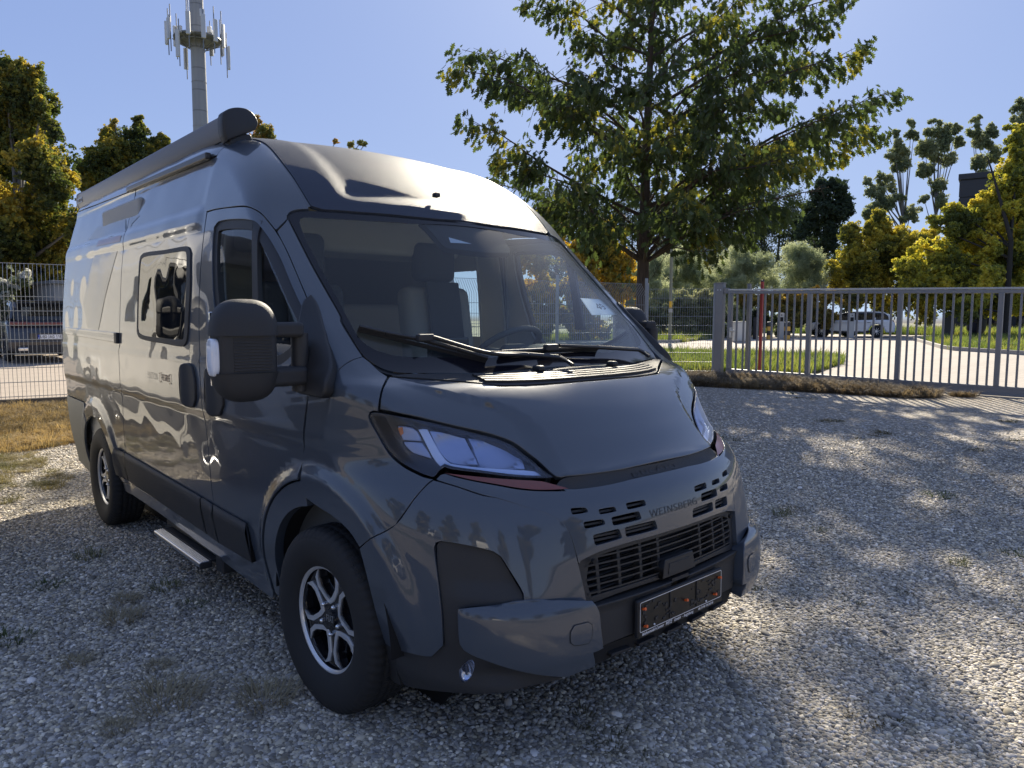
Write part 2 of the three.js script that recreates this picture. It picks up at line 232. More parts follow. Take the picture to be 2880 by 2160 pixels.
// outlines of the panels in their charts, millimetres: u, v, u, v ...
const PL = {
  glass: [-60,1657, 209,1659, 513,1707, 665,1745, 756,1768, 804,1776, 832,1772, 849,1755, 857,1730, 858,1690, 861,1581, 866,1421, 866,1242, 866,1109, 873,1089, 871,992, 864,892, 850,855, 834,821, 812,794, 772,767, 640,732, 420,688, -8,680],
  clear: [321,1629, 531,1662, 682,1698, 789,1729, 808,1724, 818,1705, 831,1604, 837,1402, 838,1240, 841,1082, 843,1019, 838,979, 826,945, 799,906, 755,873, 692,848, 588,823, 377,782, 178,779],
  sensor: [260,1625, 239,1598, 231,1515, 217,1465, 49,1456],
  bonnet: [53,531, 296,540, 495,568, 483,569, 608,638, 763,722, 826,758, 845,739, 894,685, 918,645, 925,618, 875,566, 798,506, 712,449, 638,404, 594,373, 552,337, 522,292, 500,244, 489,198, 480,153, 469,141, 359,118, 235,103, 142,99],
  cowl: [-4,675, 424,683, 642,727, 758,757, 821,758, 759,728, 603,644, 479,574, 291,545, 47,536],
  headlight: [602,739, 597,751, 585,753, 568,750, 489,728, 389,705, 288,682, 203,663, 151,650, 103,629, 63,597, 24,565, -7,532, -40,502, -10,501, 60,501, 127,506, 227,519, 293,529, 325,536, 341,543, 358,533, 375,513, 384,511, 411,522, 437,537, 473,560, 507,587, 534,617, 561,661, 581,697, 598,728],
  decal: [342,523, 293,513, 195,499, 95,491, 10,486, -23,478, -86,460, -37,455, 32,453, 99,460, 164,473, 245,491, 309,511],
  fender: [393,925, 414,906, 432,883, 457,850, 477,820, 498,801, 575,807, 601,787, 618,726, 657,600, 672,571, 663,500, 679,434, 676,431, 633,420, 561,386, 459,342, 372,290, 321,238, 222,284, 161,314, 157,323, 127,361, 98,404, 80,428, 56,463, 43,472, 77,477, 108,488, 150,505, 190,528, 222,554, 253,595, 276,629, 296,659, 300,674, 295,686, 281,692, 262,692, 263,692, 260,728, 262,774, 275,827, 279,847, 320,871, 359,903],
  pillarA: [897,1592, 874,1560, 810,1472, 716,1344, 607,1203, 526,1098, 520,1078, 460,1003, 395,927, 416,907, 433,885, 458,852, 479,822, 500,803, 565,847, 618,1084, 656,1150, 727,1256, 813,1382, 874,1464, 907,1508, 901,1549],
  door: [1168,2040, 1036,2041, 812,2027, 657,2009, 581,1979, 514,1932, 461,1890, 419,1854, 342,1785, 229,1681, 136,1592, 83,1537, 45,1492, 29,1463, -15,1321, 8,1268, 36,1246, 56,1173, 112,1014, 131,977, 105,914, 125,840, 113,851, 191,845, 245,825, 322,778, 378,720, 421,646, 454,564, 483,479, 737,367, 981,355, 1095,376, 1146,411, 1106,609, 1122,881, 1100,1007, 1109,1081, 1119,1298, 1167,1480, 1156,1631, 1182,1755, 1156,1880],
  window: [1049,1909, 1047,1960, 997,1982, 761,1971, 590,1946, 538,1917, 448,1851, 347,1766, 265,1689, 188,1616, 81,1511, 46,1444, 301,1334, 817,1319, 910,1422, 958,1542, 1004,1663, 1039,1816],
  slideWin: [2150,1903, 1753,1894, 1426,1890, 1363,1880, 1328,1851, 1303,1697, 1314,1549, 1330,1425, 1352,1399, 1413,1383, 1690,1389, 2098,1402, 2191,1417, 2223,1446, 2217,1668, 2224,1855, 2210,1889],
  slideGlass: [2131,1883, 1755,1875, 1443,1872, 1395,1865, 1378,1844, 1356,1698, 1363,1549, 1376,1424, 1403,1410, 1696,1414, 2085,1422, 2177,1435, 2203,1464, 2204,1668, 2204,1842, 2191,1874],
  bumperCorner: [265,981, 279,972, 307,945, 326,923, 357,878, 386,838, 422,807, 486,770, 536,720, 520,666, 500,587, 477,483, 462,416, 456,369, 405,372, 339,388, 267,395, 226,443, 229,544, 237,623, 247,701, 256,771, 250,789, 233,795, 149,788, 58,769, 34,753, 11,718, -21,668, -41,632, -43,613, -33,601, -128,594, -190,579, -259,564, -242,643, -227,704, -213,761, -194,814, -171,844, -130,871, -69,895, 48,934, 94,941, 176,963, 243,977],
  insert: [250,779, 242,790, 229,793, 149,785, 58,766, 36,751, 13,717, -19,666, -39,632, -41,615, -31,602, 69,596, 148,586, 174,573, 175,551, 170,491, 166,457, 153,439, 69,415, -49,371, -130,338, -180,319, -50,308, 70,289, 167,277, 279,254, 390,214, 403,245, 406,368, 339,386, 267,394, 224,442, 227,544, 235,623, 245,701],
  sidefoot: [459,367, 407,370, 408,308, 404,244, 395,212, 427,208, 445,219, 453,270],
  tusk: [171,583, 107,597, -33,610, -127,604, -256,578, -277,542, -284,485, -293,415, -257,409, -274,352, -210,348, -176,344, -128,361, -49,389, 68,432, 146,456, 161,472, 166,504],
  toweye: [-191,515, -237,515, -249,505, -251,477, -245,458, -237,450, -191,455, -179,466, -179,498],
  fog: [175,335, 174,362, 162,382, 141,402, 129,404, 122,392, 122,374, 130,347, 146,324, 162,318],
  bumperCentre: [152,942, 304,937, 438,938, 486,944, 479,936, 578,945, 636,954, 687,967, 745,981, 786,993, 804,1002, 816,998, 833,984, 826,980, 792,965, 746,943, 713,933, 621,893, 566,869, 530,841, 512,813, 499,760, 490,704, 491,705, 448,716, 402,725, 287,734, 148,736, 44,737],
  slots: [488,884, 424,879, 418,861, 488,860, 380,867, 305,867, 298,848, 379,847, 254,871, 156,870, 152,847, 252,846, 452,834, 365,833, 358,812, 449,808, 332,834, 196,836, 187,804, 330,802, 422,786, 303,791, 292,755, 417,747, 279,790, 119,791, 109,755, 277,754],
  grille: [44,736, 287,732, 402,724, 448,714, 490,702, 481,628, 475,571, 456,551, 303,562, 59,562],
  lowpanel: [456,548, 447,522, 437,456, 430,395, 304,402, 56,402, 50,557],
  lowgrille: [470,387, 435,321, 358,325, 223,334, 20,341, 32,391, 304,393, 427,390],
  redstripe: [3319,2070, 2701,2057, 2719,2014, 3358,2027],
  greybar: [3503,2180, 2727,2165, 2653,2073, 3717,2101],
  hexdecal: [3398,1969, 2773,1959, 3174,1438, 3480,1444, 3644,1635],
  redsmall: [2988,1682, 2803,1682, 2801,1665, 3011,1663],
  drl: [432,681, 401,679, 383,642, 360,597, 341,571, 325,559, 259,549, 124,541, 20,537, -1,524, 2,514, 58,517, 193,523, 292,534, 338,548, 358,553, 384,586, 410,641],
  bowlA: [393,676, 322,671, 262,659, 246,625, 222,557, 292,561, 324,567, 357,597],
  bowlB: [255,657, 186,653, 134,640, 97,619, 61,579, 54,547, 158,548, 215,556, 239,625],
  turnA: [508,694, 456,685, 442,675, 423,642, 490,650],
  turnB: [490,643, 423,635, 390,580, 417,589, 456,603, 480,628],
  louvre: [-448,658, -58,623, 424,646, 436,633, -36,606, -435,640],
  cabside: [506,1054, 521,1021, 523,993, 512,962, 497,943, 481,893, 472,870, 474,863, 521,887, 584,915, 659,927, 814,940, 1038,951, 1232,955],
  handleA: [1389,1259, 1346,1287, 1281,1293, 1233,1276, 1208,1209, 1212,1123, 1250,1085, 1325,1083, 1383,1109, 1398,1179],
  handleB: [1033,1262, 995,1285, 925,1286, 871,1276, 847,1218, 845,1131, 889,1082, 968,1072, 1017,1090, 1038,1155],
  mirrorfoot: [112,1519, 141,1591, 147,1610, 84,1551, 1,1464, -13,1445, -54,1399, -127,1309, -144,1269, -129,1252, -25,1256, 53,1260, 88,1345, 95,1443],
};

// ---------------------------------------------------------------- materials of the van
const speck = dataTex(256, 256, (u, v, i, j) => { const r = Math.abs(Math.sin(i * 12.9898 + j * 78.233) * 43758.5453) % 1; return 0.35 + 0.65 * r; }, false); speck.repeat.set(6, 6);
const M = {
  dew: phys([0.046, 0.055, 0.078], { roughness: 0.5, specularIntensity: 0.32, bumpMap: speck, bumpScale: 0.0012 }), matt: std([0.008, 0.008, 0.012], 0.9), frit: phys([0.008, 0.008, 0.012], { roughness: 0.08, specularIntensity: 0.7 }), screenGlass: phys([0.86, 0.93, 0.92], { transmission: 1, thickness: 0, roughness: 0.22, ior: 1.52, specularIntensity: 0.85 }), paint: phys([0.056, 0.068, 0.088], { roughness: 0.32, clearcoat: 1, clearcoatRoughness: 0.012, specularIntensity: 0.6 }),
  black: std([0.022, 0.022, 0.024], 0.55), grain: std([0.026, 0.026, 0.028], 0.62, 0, { bumpMap: speck, bumpScale: 0.0006 }), gloss: phys([0.006, 0.006, 0.008], { roughness: 0.06 }), deep: std([0.006, 0.006, 0.007], 0.8),
  shut: std([0.012, 0.013, 0.015], 0.7), chrome: std([0.85, 0.86, 0.88], 0.1, 1), alu: std([0.72, 0.73, 0.76], 0.32, 1), machined: std([0.66, 0.66, 0.67], 0.3, 0.55), rimblack: phys([0.010, 0.010, 0.012], { roughness: 0.2, clearcoat: 0.7 }),
  glass: phys([0.86, 0.92, 0.91], { transmission: 1, thickness: 0, roughness: 0, ior: 1.52 }), tint: phys([0.35, 0.40, 0.40], { transmission: 1, thickness: 0, roughness: 0, ior: 1.52 }), lens: phys([0.80, 0.86, 1], { transmission: 1, thickness: 0, roughness: 0.42, ior: 1.45 }),
  acryl: phys([0.012, 0.013, 0.015], { roughness: 0.015, ior: 1.6 }), red: phys([0.16, 0.030, 0.022], { roughness: 0.35, clearcoat: 0.6, clearcoatRoughness: 0.1 }), decalGrey: phys([0.10, 0.105, 0.115], { roughness: 0.3, clearcoat: 0.6, clearcoatRoughness: 0.06 }), decalDark: phys([0.03, 0.032, 0.036], { roughness: 0.4, clearcoat: 0.5, clearcoatRoughness: 0.1 }), fire: std([0.10, 0.022, 0.016], 0.4),
  awning: std([0.17, 0.165, 0.165], 0.5, 0.15), orange: std([0.8, 0.13, 0.02], 0.45), white: std([0.75, 0.75, 0.76], 0.45), amber: phys([0.75, 0.2, 0.03], { roughness: 0.2 }), drl: phys([0.70, 0.76, 0.85], { roughness: 0.22, clearcoat: 1 }), bowl: std([0.42, 0.46, 0.56], 0.36, 0.8),
  fabric: std([0.34, 0.31, 0.27], 0.95), dark: std([0.05, 0.052, 0.058], 0.9), trim: std([0.30, 0.31, 0.32], 0.85), dash: std([0.07, 0.075, 0.08], 0.75), lining: std([0.42, 0.41, 0.38], 0.9), wood: std([0.30, 0.24, 0.17], 0.7), ink: std([0.05, 0.05, 0.06], 0.6), emboss: phys([0.030, 0.037, 0.048], { roughness: 0.4 }), screen: phys([0.01, 0.011, 0.013], { roughness: 0.12 }),
};
{ // tyre rubber: tread sipes and raised sidewall lettering as fine relief along the lathe's profile (u round the wheel, v across the profile)
  const W = 2048, H = 256, cv = document.createElement('canvas'); cv.width = W; cv.height = H; const g = cv.getContext('2d'); g.fillStyle = '#808080'; g.fillRect(0, 0, W, H);
  const r = rng(5); for (let i = 0; i < 190; i++) { const x = i * W / 190, tall = 26 + r() * 5; g.strokeStyle = '#2a2a2a'; g.lineWidth = 3.2; for (const y0 of [92, 121, 150]) { g.beginPath(); g.moveTo(x + (y0 - 92) * 0.12, y0 - tall / 2); g.lineTo(x + 5 + (y0 - 92) * 0.12, y0 + tall / 2); g.stroke(); } }
  g.fillStyle = '#b4b4b4'; g.font = 'bold 20px sans-serif'; for (const [x, t] of [[120, 'VanContact'], [700, 'Continental'], [1200, 'VanContact'], [1720, '225/75 R16 C']]) { g.fillText(t, x, 214); g.fillText(t, x, 54); }
  for (const y of [36, 62, 194, 222]) { g.fillStyle = '#9a9a9a'; g.fillRect(0, y, W, 2); }
  const t = new THREE.CanvasTexture(cv); t.wrapS = THREE.RepeatWrapping; M.rubber = std([0.017, 0.0165, 0.017], 0.78, 0, { bumpMap: t, bumpScale: 0.006 });
}
const O = (n) => flat(PL[n]);
const uvOf = (chartName, pts) => pts.map((p) => toUV(CH[chartName], p));

// ---------------------------------------------------------------- wheel: tyre, black rim with five openings edged in machined metal, hub cap, bolts
const wheelGeo = (() => {
  const tp = [[.208, -.085], [.222, -.098], [.25, -.112], [.29, -.117], [.325, -.112], [.348, -.098], [.357, -.088], [.3615, -.070], [.3625, -.055], [.355, -.053], [.355, -.046], [.363, -.044], [.3632, -.020], [.355, -.018], [.355, -.010], [.3634, -.008], [.3634, .008], [.355, .010], [.355, .018], [.3632, .020], [.363, .044], [.355, .046], [.355, .053], [.3625, .055], [.3615, .070], [.357, .088], [.348, .098], [.325, .112], [.29, .117], [.25, .112], [.222, .098], [.208, .085]];
  const lathe = (pts, n) => new THREE.LatheGeometry(pts.map(([r, z]) => new THREE.Vector2(r, z)), n).rotateX(Math.PI / 2);
  const tyre = lathe(tp.map(([r, z]) => [r, -z]), 252); { const p = tyre.attributes.position; for (let i = 0; i < p.count; i++) { const x = p.getX(i), y = p.getY(i), z = p.getZ(i), r = Math.hypot(x, y), seg = Math.floor(i / tp.length) % 252; if (r > .344 && Math.abs(z) > .05 && (seg + (z > 0 ? 1 : 0)) % 4 < 1) { const k = (r - .0065) / r; p.setXY(i, x * k, y * k); } else if (r > .36 && Math.abs(z) < .05 && (seg + Math.round(z * 60)) % 5 < 1) { const k = (r - .004) / r; p.setXY(i, x * k, y * k); } } tyre.computeVertexNormals(); }
  const barrel = lathe([[.196, -.088], [.190, -.02], [.196, .045], [.204, .07], [.212, .083]], 72), lip = mergeGeometries([lathe([[.196, .073], [.202, .0815], [.210, .0845], [.2165, .0800], [.2175, .0745]], 96)]);
  const hole = (k) => { const s = []; const A = k * 72 * Math.PI / 180 + Math.PI / 2; const pts = [[0, .074], [.022, .088], [.056, .122], [.066, .150], [.062, .184], [.032, .194], [0, .196], [-.032, .194], [-.062, .184], [-.066, .150], [-.056, .122], [-.022, .088]]; return pts.map(([a, b]) => new THREE.Vector2(b * Math.cos(A) - a * Math.sin(A), b * Math.sin(A) + a * Math.cos(A))); };
  const disc = new THREE.Shape(); disc.absarc(0, 0, .2, 0, Math.PI * 2); const trims = [];
  for (let k = 0; k < 5; k++) {
    const h = hole(k); disc.holes.push(new THREE.Path(h.slice().reverse()));
    const A = k * 72 * Math.PI / 180 + Math.PI / 2, c = new THREE.Vector2(Math.cos(A) * .145, Math.sin(A) * .145), grow = h.map((p) => { const q = p.clone().sub(c), r = p.length(); return p.clone().addScaledVector(q.normalize(), r > .188 ? 0 : .019); });
    const s = new THREE.Shape(grow); s.holes.push(new THREE.Path(h)); trims.push(new THREE.ExtrudeGeometry(s, { depth: .005, bevelEnabled: true, bevelSize: .001, bevelThickness: .0015, bevelSegments: 1, curveSegments: 4 }));
  }
  const dish = (g, z0) => { const p = g.attributes.position; for (let i = 0; i < p.count; i++) { const r = Math.hypot(p.getX(i), p.getY(i)); p.setZ(i, p.getZ(i) + z0 - .016 * (1 - Math.min(1, r / .19)) ** 1.5); } g.computeVertexNormals(); return g; };
  const face = dish(new THREE.ExtrudeGeometry(disc, { depth: .03, bevelEnabled: true, bevelSize: .004, bevelThickness: .005, bevelSegments: 2, curveSegments: 48 }), .028);
  const trim = trims.map((g) => dish(g, .0625));
  const cap = new THREE.CylinderGeometry(.036, .038, .016, 32).rotateX(Math.PI / 2).translate(0, 0, .060);
  const bolt = mergeGeometries([new THREE.CylinderGeometry(.0095, .0105, .022, 6).rotateX(Math.PI / 2), new THREE.SphereGeometry(.0085, 8, 4, 0, 6.3, 0, 1.6).rotateX(Math.PI / 2).translate(0, 0, .011)]);
  const brake = new THREE.CylinderGeometry(.15, .15, .022, 40).rotateX(Math.PI / 2).translate(0, 0, -.005);
  const txt = new THREE.ShapeGeometry(font.generateShapes('FIAT', .022), 3); txt.computeBoundingBox(); txt.scale(.82, 1.25, 1).translate(-(txt.boundingBox.max.x) * .41, -.0125, .0692);
  return { tyre, barrel, lip, face, trim, cap, bolt, brake, txt };
})();
function makeWheel(parent, x, y, z, side, spin, steer = 0) {
  const w = new THREE.Group(); w.name = 'wheel'; w.position.set(x, y, z); w.rotation.set(0, side < 0 ? Math.PI + steer : steer, spin, 'YXZ'); parent.add(w); const W = wheelGeo;
  part(w, 'tyre', W.tyre, M.rubber); part(w, 'rim_barrel', W.barrel, M.rimblack); part(w, 'rim_lip', W.lip, M.machined); part(w, 'rim_spokes', W.face, M.rimblack); part(w, 'brake_disc', W.brake, M.alu);
  for (const t of W.trim) part(w, 'spoke_edge', t, M.machined);
  part(w, 'hub_cap', W.cap, M.rimblack); part(w, 'hub_lettering', W.txt, M.alu);
  for (let k = 0; k < 5; k++) { const a = (k * 72 + 54) * Math.PI / 180, b = part(w, 'wheel_bolt', W.bolt, M.chrome); b.position.set(Math.cos(a) * .062, Math.sin(a) * .062, .058); }
  return w;
}

// ---------------------------------------------------------------- the van
function buildVan() {
  const van = new THREE.Group(), P = M.paint;
  const both = (name, geo, mat, parentOf) => [1, -1].map((s) => part(parentOf ? parentOf(s) : van, name, s > 0 ? geo : mirrorZ(geo), mat));
  const pair = (name) => { const g = [1, -1].map(() => { const q = new THREE.Group(); q.name = name; van.add(q); return q; }); return (s) => g[s > 0 ? 0 : 1]; };
  // --- front: bonnet, cowl, windscreen
  part(van, 'bonnet', panel('hood', symm(O('bonnet')), { h: .025, depth: .03, bevel: .004, gap: .004 }), P);
  part(van, 'cowl_panel', panel('hood', symm(O('cowl')), { h: .03, off: .002, depth: .02, gap: .003 }), M.grain);
  const ve = (u) => .534 + .12 * u * u + .3 * u ** 4;
  for (const d of [.028, .048, .068, .088]) { const e = []; for (let i = 0; i <= 12; i++) { const u = -.52 + i * 1.04 / 12; e.push([u, ve(u) + d]); } part(van, 'cowl_louvre', panel('hood', [...e, ...e.slice().reverse().map(([u, v]) => [u, v - .009])], { h: .05, off: .011, depth: .012, gap: 0, smooth: false, bevel: .003 }), M.black); }
  const glass = symm(O('glass')), clear = symm([...O('clear').map(([u, v]) => [u, v])]);
  const inset = insetLoop(smoothLoop(area2(glass) < 0 ? glass.slice().reverse() : glass, .03), .005);
  part(van, 'windscreen', panel('hood', clear, { h: .05, off: -.003, depth: 0, gap: 0 }), M.screenGlass);
  part(van, 'windscreen_border', panel('hood', inset, { h: .05, off: -.003, depth: 0, smooth: false, holes: [clear] }), M.frit);
  part(van, 'windscreen_seal', panel('hood', insetLoop(inset, -.014), { h: .05, off: -.010, depth: 0, smooth: false, holes: [insetLoop(inset, .004)] }), M.black);
  part(van, 'camera_housing', panel('hood', [[.26, 1.665], [.239, 1.60], [.222, 1.5], [.205, 1.467], [.05, 1.452], [-.05, 1.452], [-.185, 1.467], [-.205, 1.5], [-.222, 1.60], [-.25, 1.665]], { h: .05, off: -.012, depth: .03 }), M.matt);
  part(van, 'sensor_window', panel('hood', [[.16, 1.548], [.04, 1.505], [.17, 1.505]], { h: .05, off: -.0105, depth: 0, smooth: false }), M.bowl);
  for (const [pts, arm] of [[[[.035, 1.48, .835], [.088, 1.456, .752], [.155, 1.427, .617], [.22, 1.39, .503], [.286, 1.353, .399]], [[.156, 1.433, .60], [.275, 1.363, .385], [.30, 1.352, .2], [.339, 1.338, .056], [.364, 1.323, .037], [.406, 1.307, .043]]], [[[.269, 1.375, .316], [.279, 1.378, .046], [.262, 1.379, -.297]], [[.278, 1.384, -.005], [.282, 1.371, -.248], [.257, 1.349, -.581], [.271, 1.335, -.605], [.304, 1.316, -.607]]]]) {
    const w = new THREE.Group(); w.name = 'wiper'; van.add(w); const lift = (l, d) => l.map(([x, y, z]) => [x + d * .66, y + d * .75, z]);
    const a = lift(pts, .022), gs = []; for (let i = 0; i + 1 < a.length; i++) gs.push(beam(a[i], a[i + 1], .013, .017, [.7, .7, 0], .004)); gs.push(beam(lift(pts, .006)[0], lift(pts, .006).at(-1), .005, .02, [.7, .7, 0], .001));
    part(w, 'wiper_blade', gs, M.black); const m = arm.length, b = lift(arm, .036); part(w, 'wiper_arm', [tube([b[0], b[1], b[2]], .008, 14, 6), ...b.slice(1, -1).map((q, i) => beam(q, b[i + 2], .018, .014, [.7, .7, 0], .004))], M.black);
    part(w, 'wiper_clip', box(.03, .03, .075, 0, 0, 0, .008).translate(...lift([pts[Math.floor(pts.length / 2)]], .034)[0]), M.black);
  }
  for (const [y, z] of [[.33, .2], [.33, -.26]]) part(van, 'washer_nozzle', box(.05, .025, .035, .385, 1.325, z, .01), M.black);
  // --- roof and cab sides
  const gl = smoothLoop(O('glass'), .04).filter(([u, v]) => v > 1.655 && u < .775 && u > -.03).map(([u, v]) => [Math.max(0, u), v + .012]);
  const gut = [[-.52, 2.022, .738], [-.575, 2.075, .742], [-.686, 2.17, .742], [-.777, 2.24, .74], [-.973, 2.36, .722], [-1.127, 2.416, .712], [-1.6, 2.46, .712], [-3, 2.47, .712], [-4.39, 2.47, .712]];
  const roofHalf = [...gl.filter(([u]) => u < .72).sort((a, b) => a[0] - b[0]), ...uvOf('hood', gut), ...uvOf('hood', [[-4.40, 2.50, .4], [-4.40, 2.52, 0]])];
  part(van, 'roof', panel('hood', symm(roofHalf), { h: .025, depth: .02, gap: .002 }), M.dew);
  const strip = uvOf('hood', gut.map(([x, y, z]) => [x, y, z - .006])), strip2 = uvOf('hood', gut.map(([x, y, z]) => [x, y - .003, z + .022])).reverse();
  both('roof_gutter', panel('hood', [...strip, ...strip2], { h: .04, off: -.006, depth: 0, gap: 0, smooth: false }), P);
  both('cab_side_panel', panel('shoulder', [...O('cabside'), ...uvOf('shoulder', [[-1.19, 2.05, .956], [-1.215, 2.2, .92], [-1.23, 2.34, .872], [-1.2, 2.405, .80], [-1.15, 2.423, .732], [-.973, 2.362, .738], [-.777, 2.24, .754], [-.686, 2.17, .755], [-.575, 2.075, .755]])], { h: .03, seg: .03 }), P);
  both('roof_side_panel', panel('shoulder', uvOf('shoulder', [[-1.236, 2.335, .876], [-2.6, 2.345, .874], [-4.385, 2.385, .862], [-4.385, 2.43, .80], [-4.37, 2.47, .73], [-3, 2.47, .73], [-1.6, 2.46, .73], [-1.20, 2.425, .733], [-1.212, 2.40, .80]]), { h: .035, seg: .05, sharp: 25 }), P);
  both('windscreen_pillar', panel('pillar', O('pillarA'), { h: .025 }), P);
  const fender = both('front_wing', panel('pillar', O('fender'), { h: .022 }), P);
  // --- front doors with windows
  const doorOut = [...[[1168, 2042], [1036, 2041], [812, 2027], [657, 2009], [581, 1979], [514, 1932], [461, 1890], [419, 1854], [342, 1785], [229, 1681], [136, 1592], [83, 1537], [45, 1492], [29, 1463], [10, 1410], [0, 1345], [10, 1290], [32, 1246], [62, 1173], [96, 1060], [118, 965], [124, 915]].map(([a, b]) => [a / 1000, b / 1000]), ...arc(0, .358, .553, 102, 182, 14).map(([x, y]) => [-x, y]), [.557, .31], [1.10, .335], [1.124, .42], [1.118, .85], [1.135, 1.05], [1.152, 1.3], [1.172, 1.5], [1.175, 1.76]];
  const win = O('window'), winIn = insetLoop(smoothLoop(win, .03), area2(win) > 0 ? .042 : -.042), door = pair('front_door');
  const doorG = panel('side', doorOut, { h: .025, holes: [win] }), ring = panel('side', win, { h: .03, off: -.008, gap: .002, holes: [winIn], depth: .03 });
  both('door_panel', doorG, P, door); both('window_frame', ring, M.black, door);
  both('window_glass', panel('side', win, { h: .06, off: -.016, depth: 0 }), M.glass, door);
  both('window_divider', panel('side', [[.60, 1.95], [.545, 1.945], [.488, 1.62], [.46, 1.46], [.53, 1.46], [.548, 1.62]], { h: .05, off: .0, depth: .02 }), M.black, door);
  both('door_handle', panel('side', O('handleB'), { h: .025, depth: .03, gap: 0, bevel: .006, off: (u, v) => .012 + .016 * Math.exp(-(((u - 1.0) / .05) ** 2)), holes: [[[1.055, 1.24], [1.03, 1.255], [1.012, 1.22], [1.012, 1.12], [1.035, 1.10], [1.055, 1.13]]] }), M.black, door);
  both('handle_recess', panel('side', [[1.07, 1.26], [.99, 1.26], [.99, 1.09], [1.07, 1.09]], { h: .05, off: .001, depth: 0 }), M.deep, door);
  both('wheel_arch_trim', panel('side', [...arc(0, .358, .546, 99, 186, 16).map(([x, y]) => [-x, y]), [.52, .29], [.455, .29], ...arc(0, .358, .447, 184, 98, 16).map(([x, y]) => [-x, y])], { h: .03, off: -.006, depth: .04, seg: .04 }), P);
  // --- right side: sliding door with framed window; left side plain panel with one window
  const slideOut = [[1.18, 2.04], [1.21, 2.2], [1.232, 2.33], [2.0, 2.338], [2.66, 2.345], [2.645, 2.15], [2.628, 1.9], [2.62, 1.5], [2.63, 1.2], [2.66, .9], [2.70, .65], [2.735, .415], [2.0, .41], [1.132, .40], [1.126, .85], [1.143, 1.05], [1.16, 1.3], [1.18, 1.5], [1.183, 1.76]];
  const sgap = { h: .03, seg: .05, sharp: 20 };
  const sd = new THREE.Group(); sd.name = 'sliding_door'; van.add(sd); const swin = O('slideWin'), sgl = O('slideGlass');
  part(sd, 'door_panel', panel('side', slideOut, sgap), P);
  part(sd, 'window_frame', panel('side', swin, { h: .04, off: .007, depth: .009, bevel: .004, gap: 0, holes: [sgl] }), M.black);
  part(sd, 'window_pane', panel('side', sgl, { h: .05, off: (u, v) => .004 + .003 * Math.sin((u - 1.4) * 3.6), depth: .004, gap: .002 }), M.acryl);
  part(sd, 'door_handle', panel('side', O('handleA'), { h: .025, depth: .03, gap: 0, bevel: .006, off: (u, v) => .012 + .016 * Math.exp(-(((u - 1.36) / .05) ** 2)), holes: [[[1.42, 1.24], [1.39, 1.26], [1.372, 1.22], [1.372, 1.13], [1.395, 1.105], [1.42, 1.14]]] }), M.black);
  part(sd, 'handle_recess', panel('side', [[1.43, 1.265], [1.35, 1.265], [1.35, 1.09], [1.43, 1.09]], { h: .05, off: .001, depth: 0 }), M.deep);
  part(sd, 'fire_lettering', textOn('side', 'FIRE', 1.765, 1.625, 1.182, 1.216, .004), M.fire); for (const [s, u] of [[1, 1.792], [-1, 1.598]]) part(sd, 'lettering_bracket', panel('side', [[u, 1.222], [u - s * .022, 1.226], [u - s * .022, 1.221], [u - s * .006, 1.217], [u - s * .006, 1.178], [u - s * .022, 1.173], [u - s * .022, 1.168], [u, 1.172]], { h: .1, off: .004, depth: 0, gap: 0, smooth: false }), M.fire);
  part(sd, 'edition_lettering', textOn('side', 'EDITION', 2.03, 1.845, 1.178, 1.215, .004, { font: fontR }), M.decalGrey);
  part(sd, 'grey_stripe', panel('side', [[2.618, 2.162], [2.40, 2.155], [2.545, 2.115], [2.56, 2.088], [2.618, 2.09]], { h: .08, off: .0018, depth: 0, smooth: false }), M.decalGrey);
  // left wall with a camper window
  const lwin = [[1.42, 1.86], [1.82, 1.86], [1.85, 1.83], [1.85, 1.42], [1.82, 1.39], [1.42, 1.39], [1.39, 1.42], [1.39, 1.83]];
  part(van, 'left_side_panel', mirrorZ(panel('side', slideOut, { ...sgap, holes: [lwin] })), P); part(van, 'left_camper_window', mirrorZ(panel('side', lwin, { h: .08, off: .01, depth: 0, gap: 0 })), M.glass);
  // --- rear
  const rear = [[2.665, 2.345], [3.5, 2.362], [4.385, 2.38], [4.385, .892], [3.752, .886], [3.69, .80], ...arc(-3.41, .358, .452, 122, 8, 18).map(([x, y]) => [-x, y]), [2.945, .40], [2.742, .41], [2.707, .65], [2.667, .9], [2.637, 1.2], [2.627, 1.5], [2.635, 1.9], [2.652, 2.15]];
  both('rear_side_panel', panel('side', rear, { ...sgap, seg: .06 }), P);
  both('rear_bumper', panel('side', [[4.40, .884], [3.757, .878], [3.695, .80], [3.66, .745], ...arc(-3.41, .358, .454, 124, 186, 10).map(([x, y]) => [-x, y]), [3.90, .28], [4.40, .34]], { h: .04, seg: .06, sharp: 25, off: .004 }), std([0.105, 0.112, 0.12], 0.5));
  const rearP = [[.915, .34], [.985, .8], [.99, 1.3], [.97, 1.8], [.90, 2.2], [.84, 2.38], [.71, 2.46], [0, 2.50]]; part(van, 'rear_doors', panel('rear', [...rearP.map(([z, y]) => [z, y]), ...rearP.slice(0, -1).reverse().map(([z, y]) => [-z, y])], { h: .05, seg: .08 }), P);
  part(van, 'slide_rail', panel('side', [[2.66, 1.428], [4.2, 1.444], [4.2, 1.394], [2.66, 1.366]], { h: .06, off: .010, depth: .012, bevel: .004 }), P);
  part(van, 'rail_slot', panel('side', [[2.68, 1.412], [4.18, 1.43], [4.18, 1.408], [2.68, 1.384]], { h: .06, off: .0125, depth: 0 }), M.decalGrey); part(van, 'rail_end', box(.06, .07, .02, -2.665, 1.395, 1.03, .006), M.black);
  part(van, 'red_stripe', panel('side', O('redstripe'), { h: .08, off: .0018, depth: 0, smooth: false }), M.red); part(van, 'grey_stripe', panel('side', O('greybar'), { h: .08, off: .0018, depth: 0, smooth: false }), M.decalGrey);
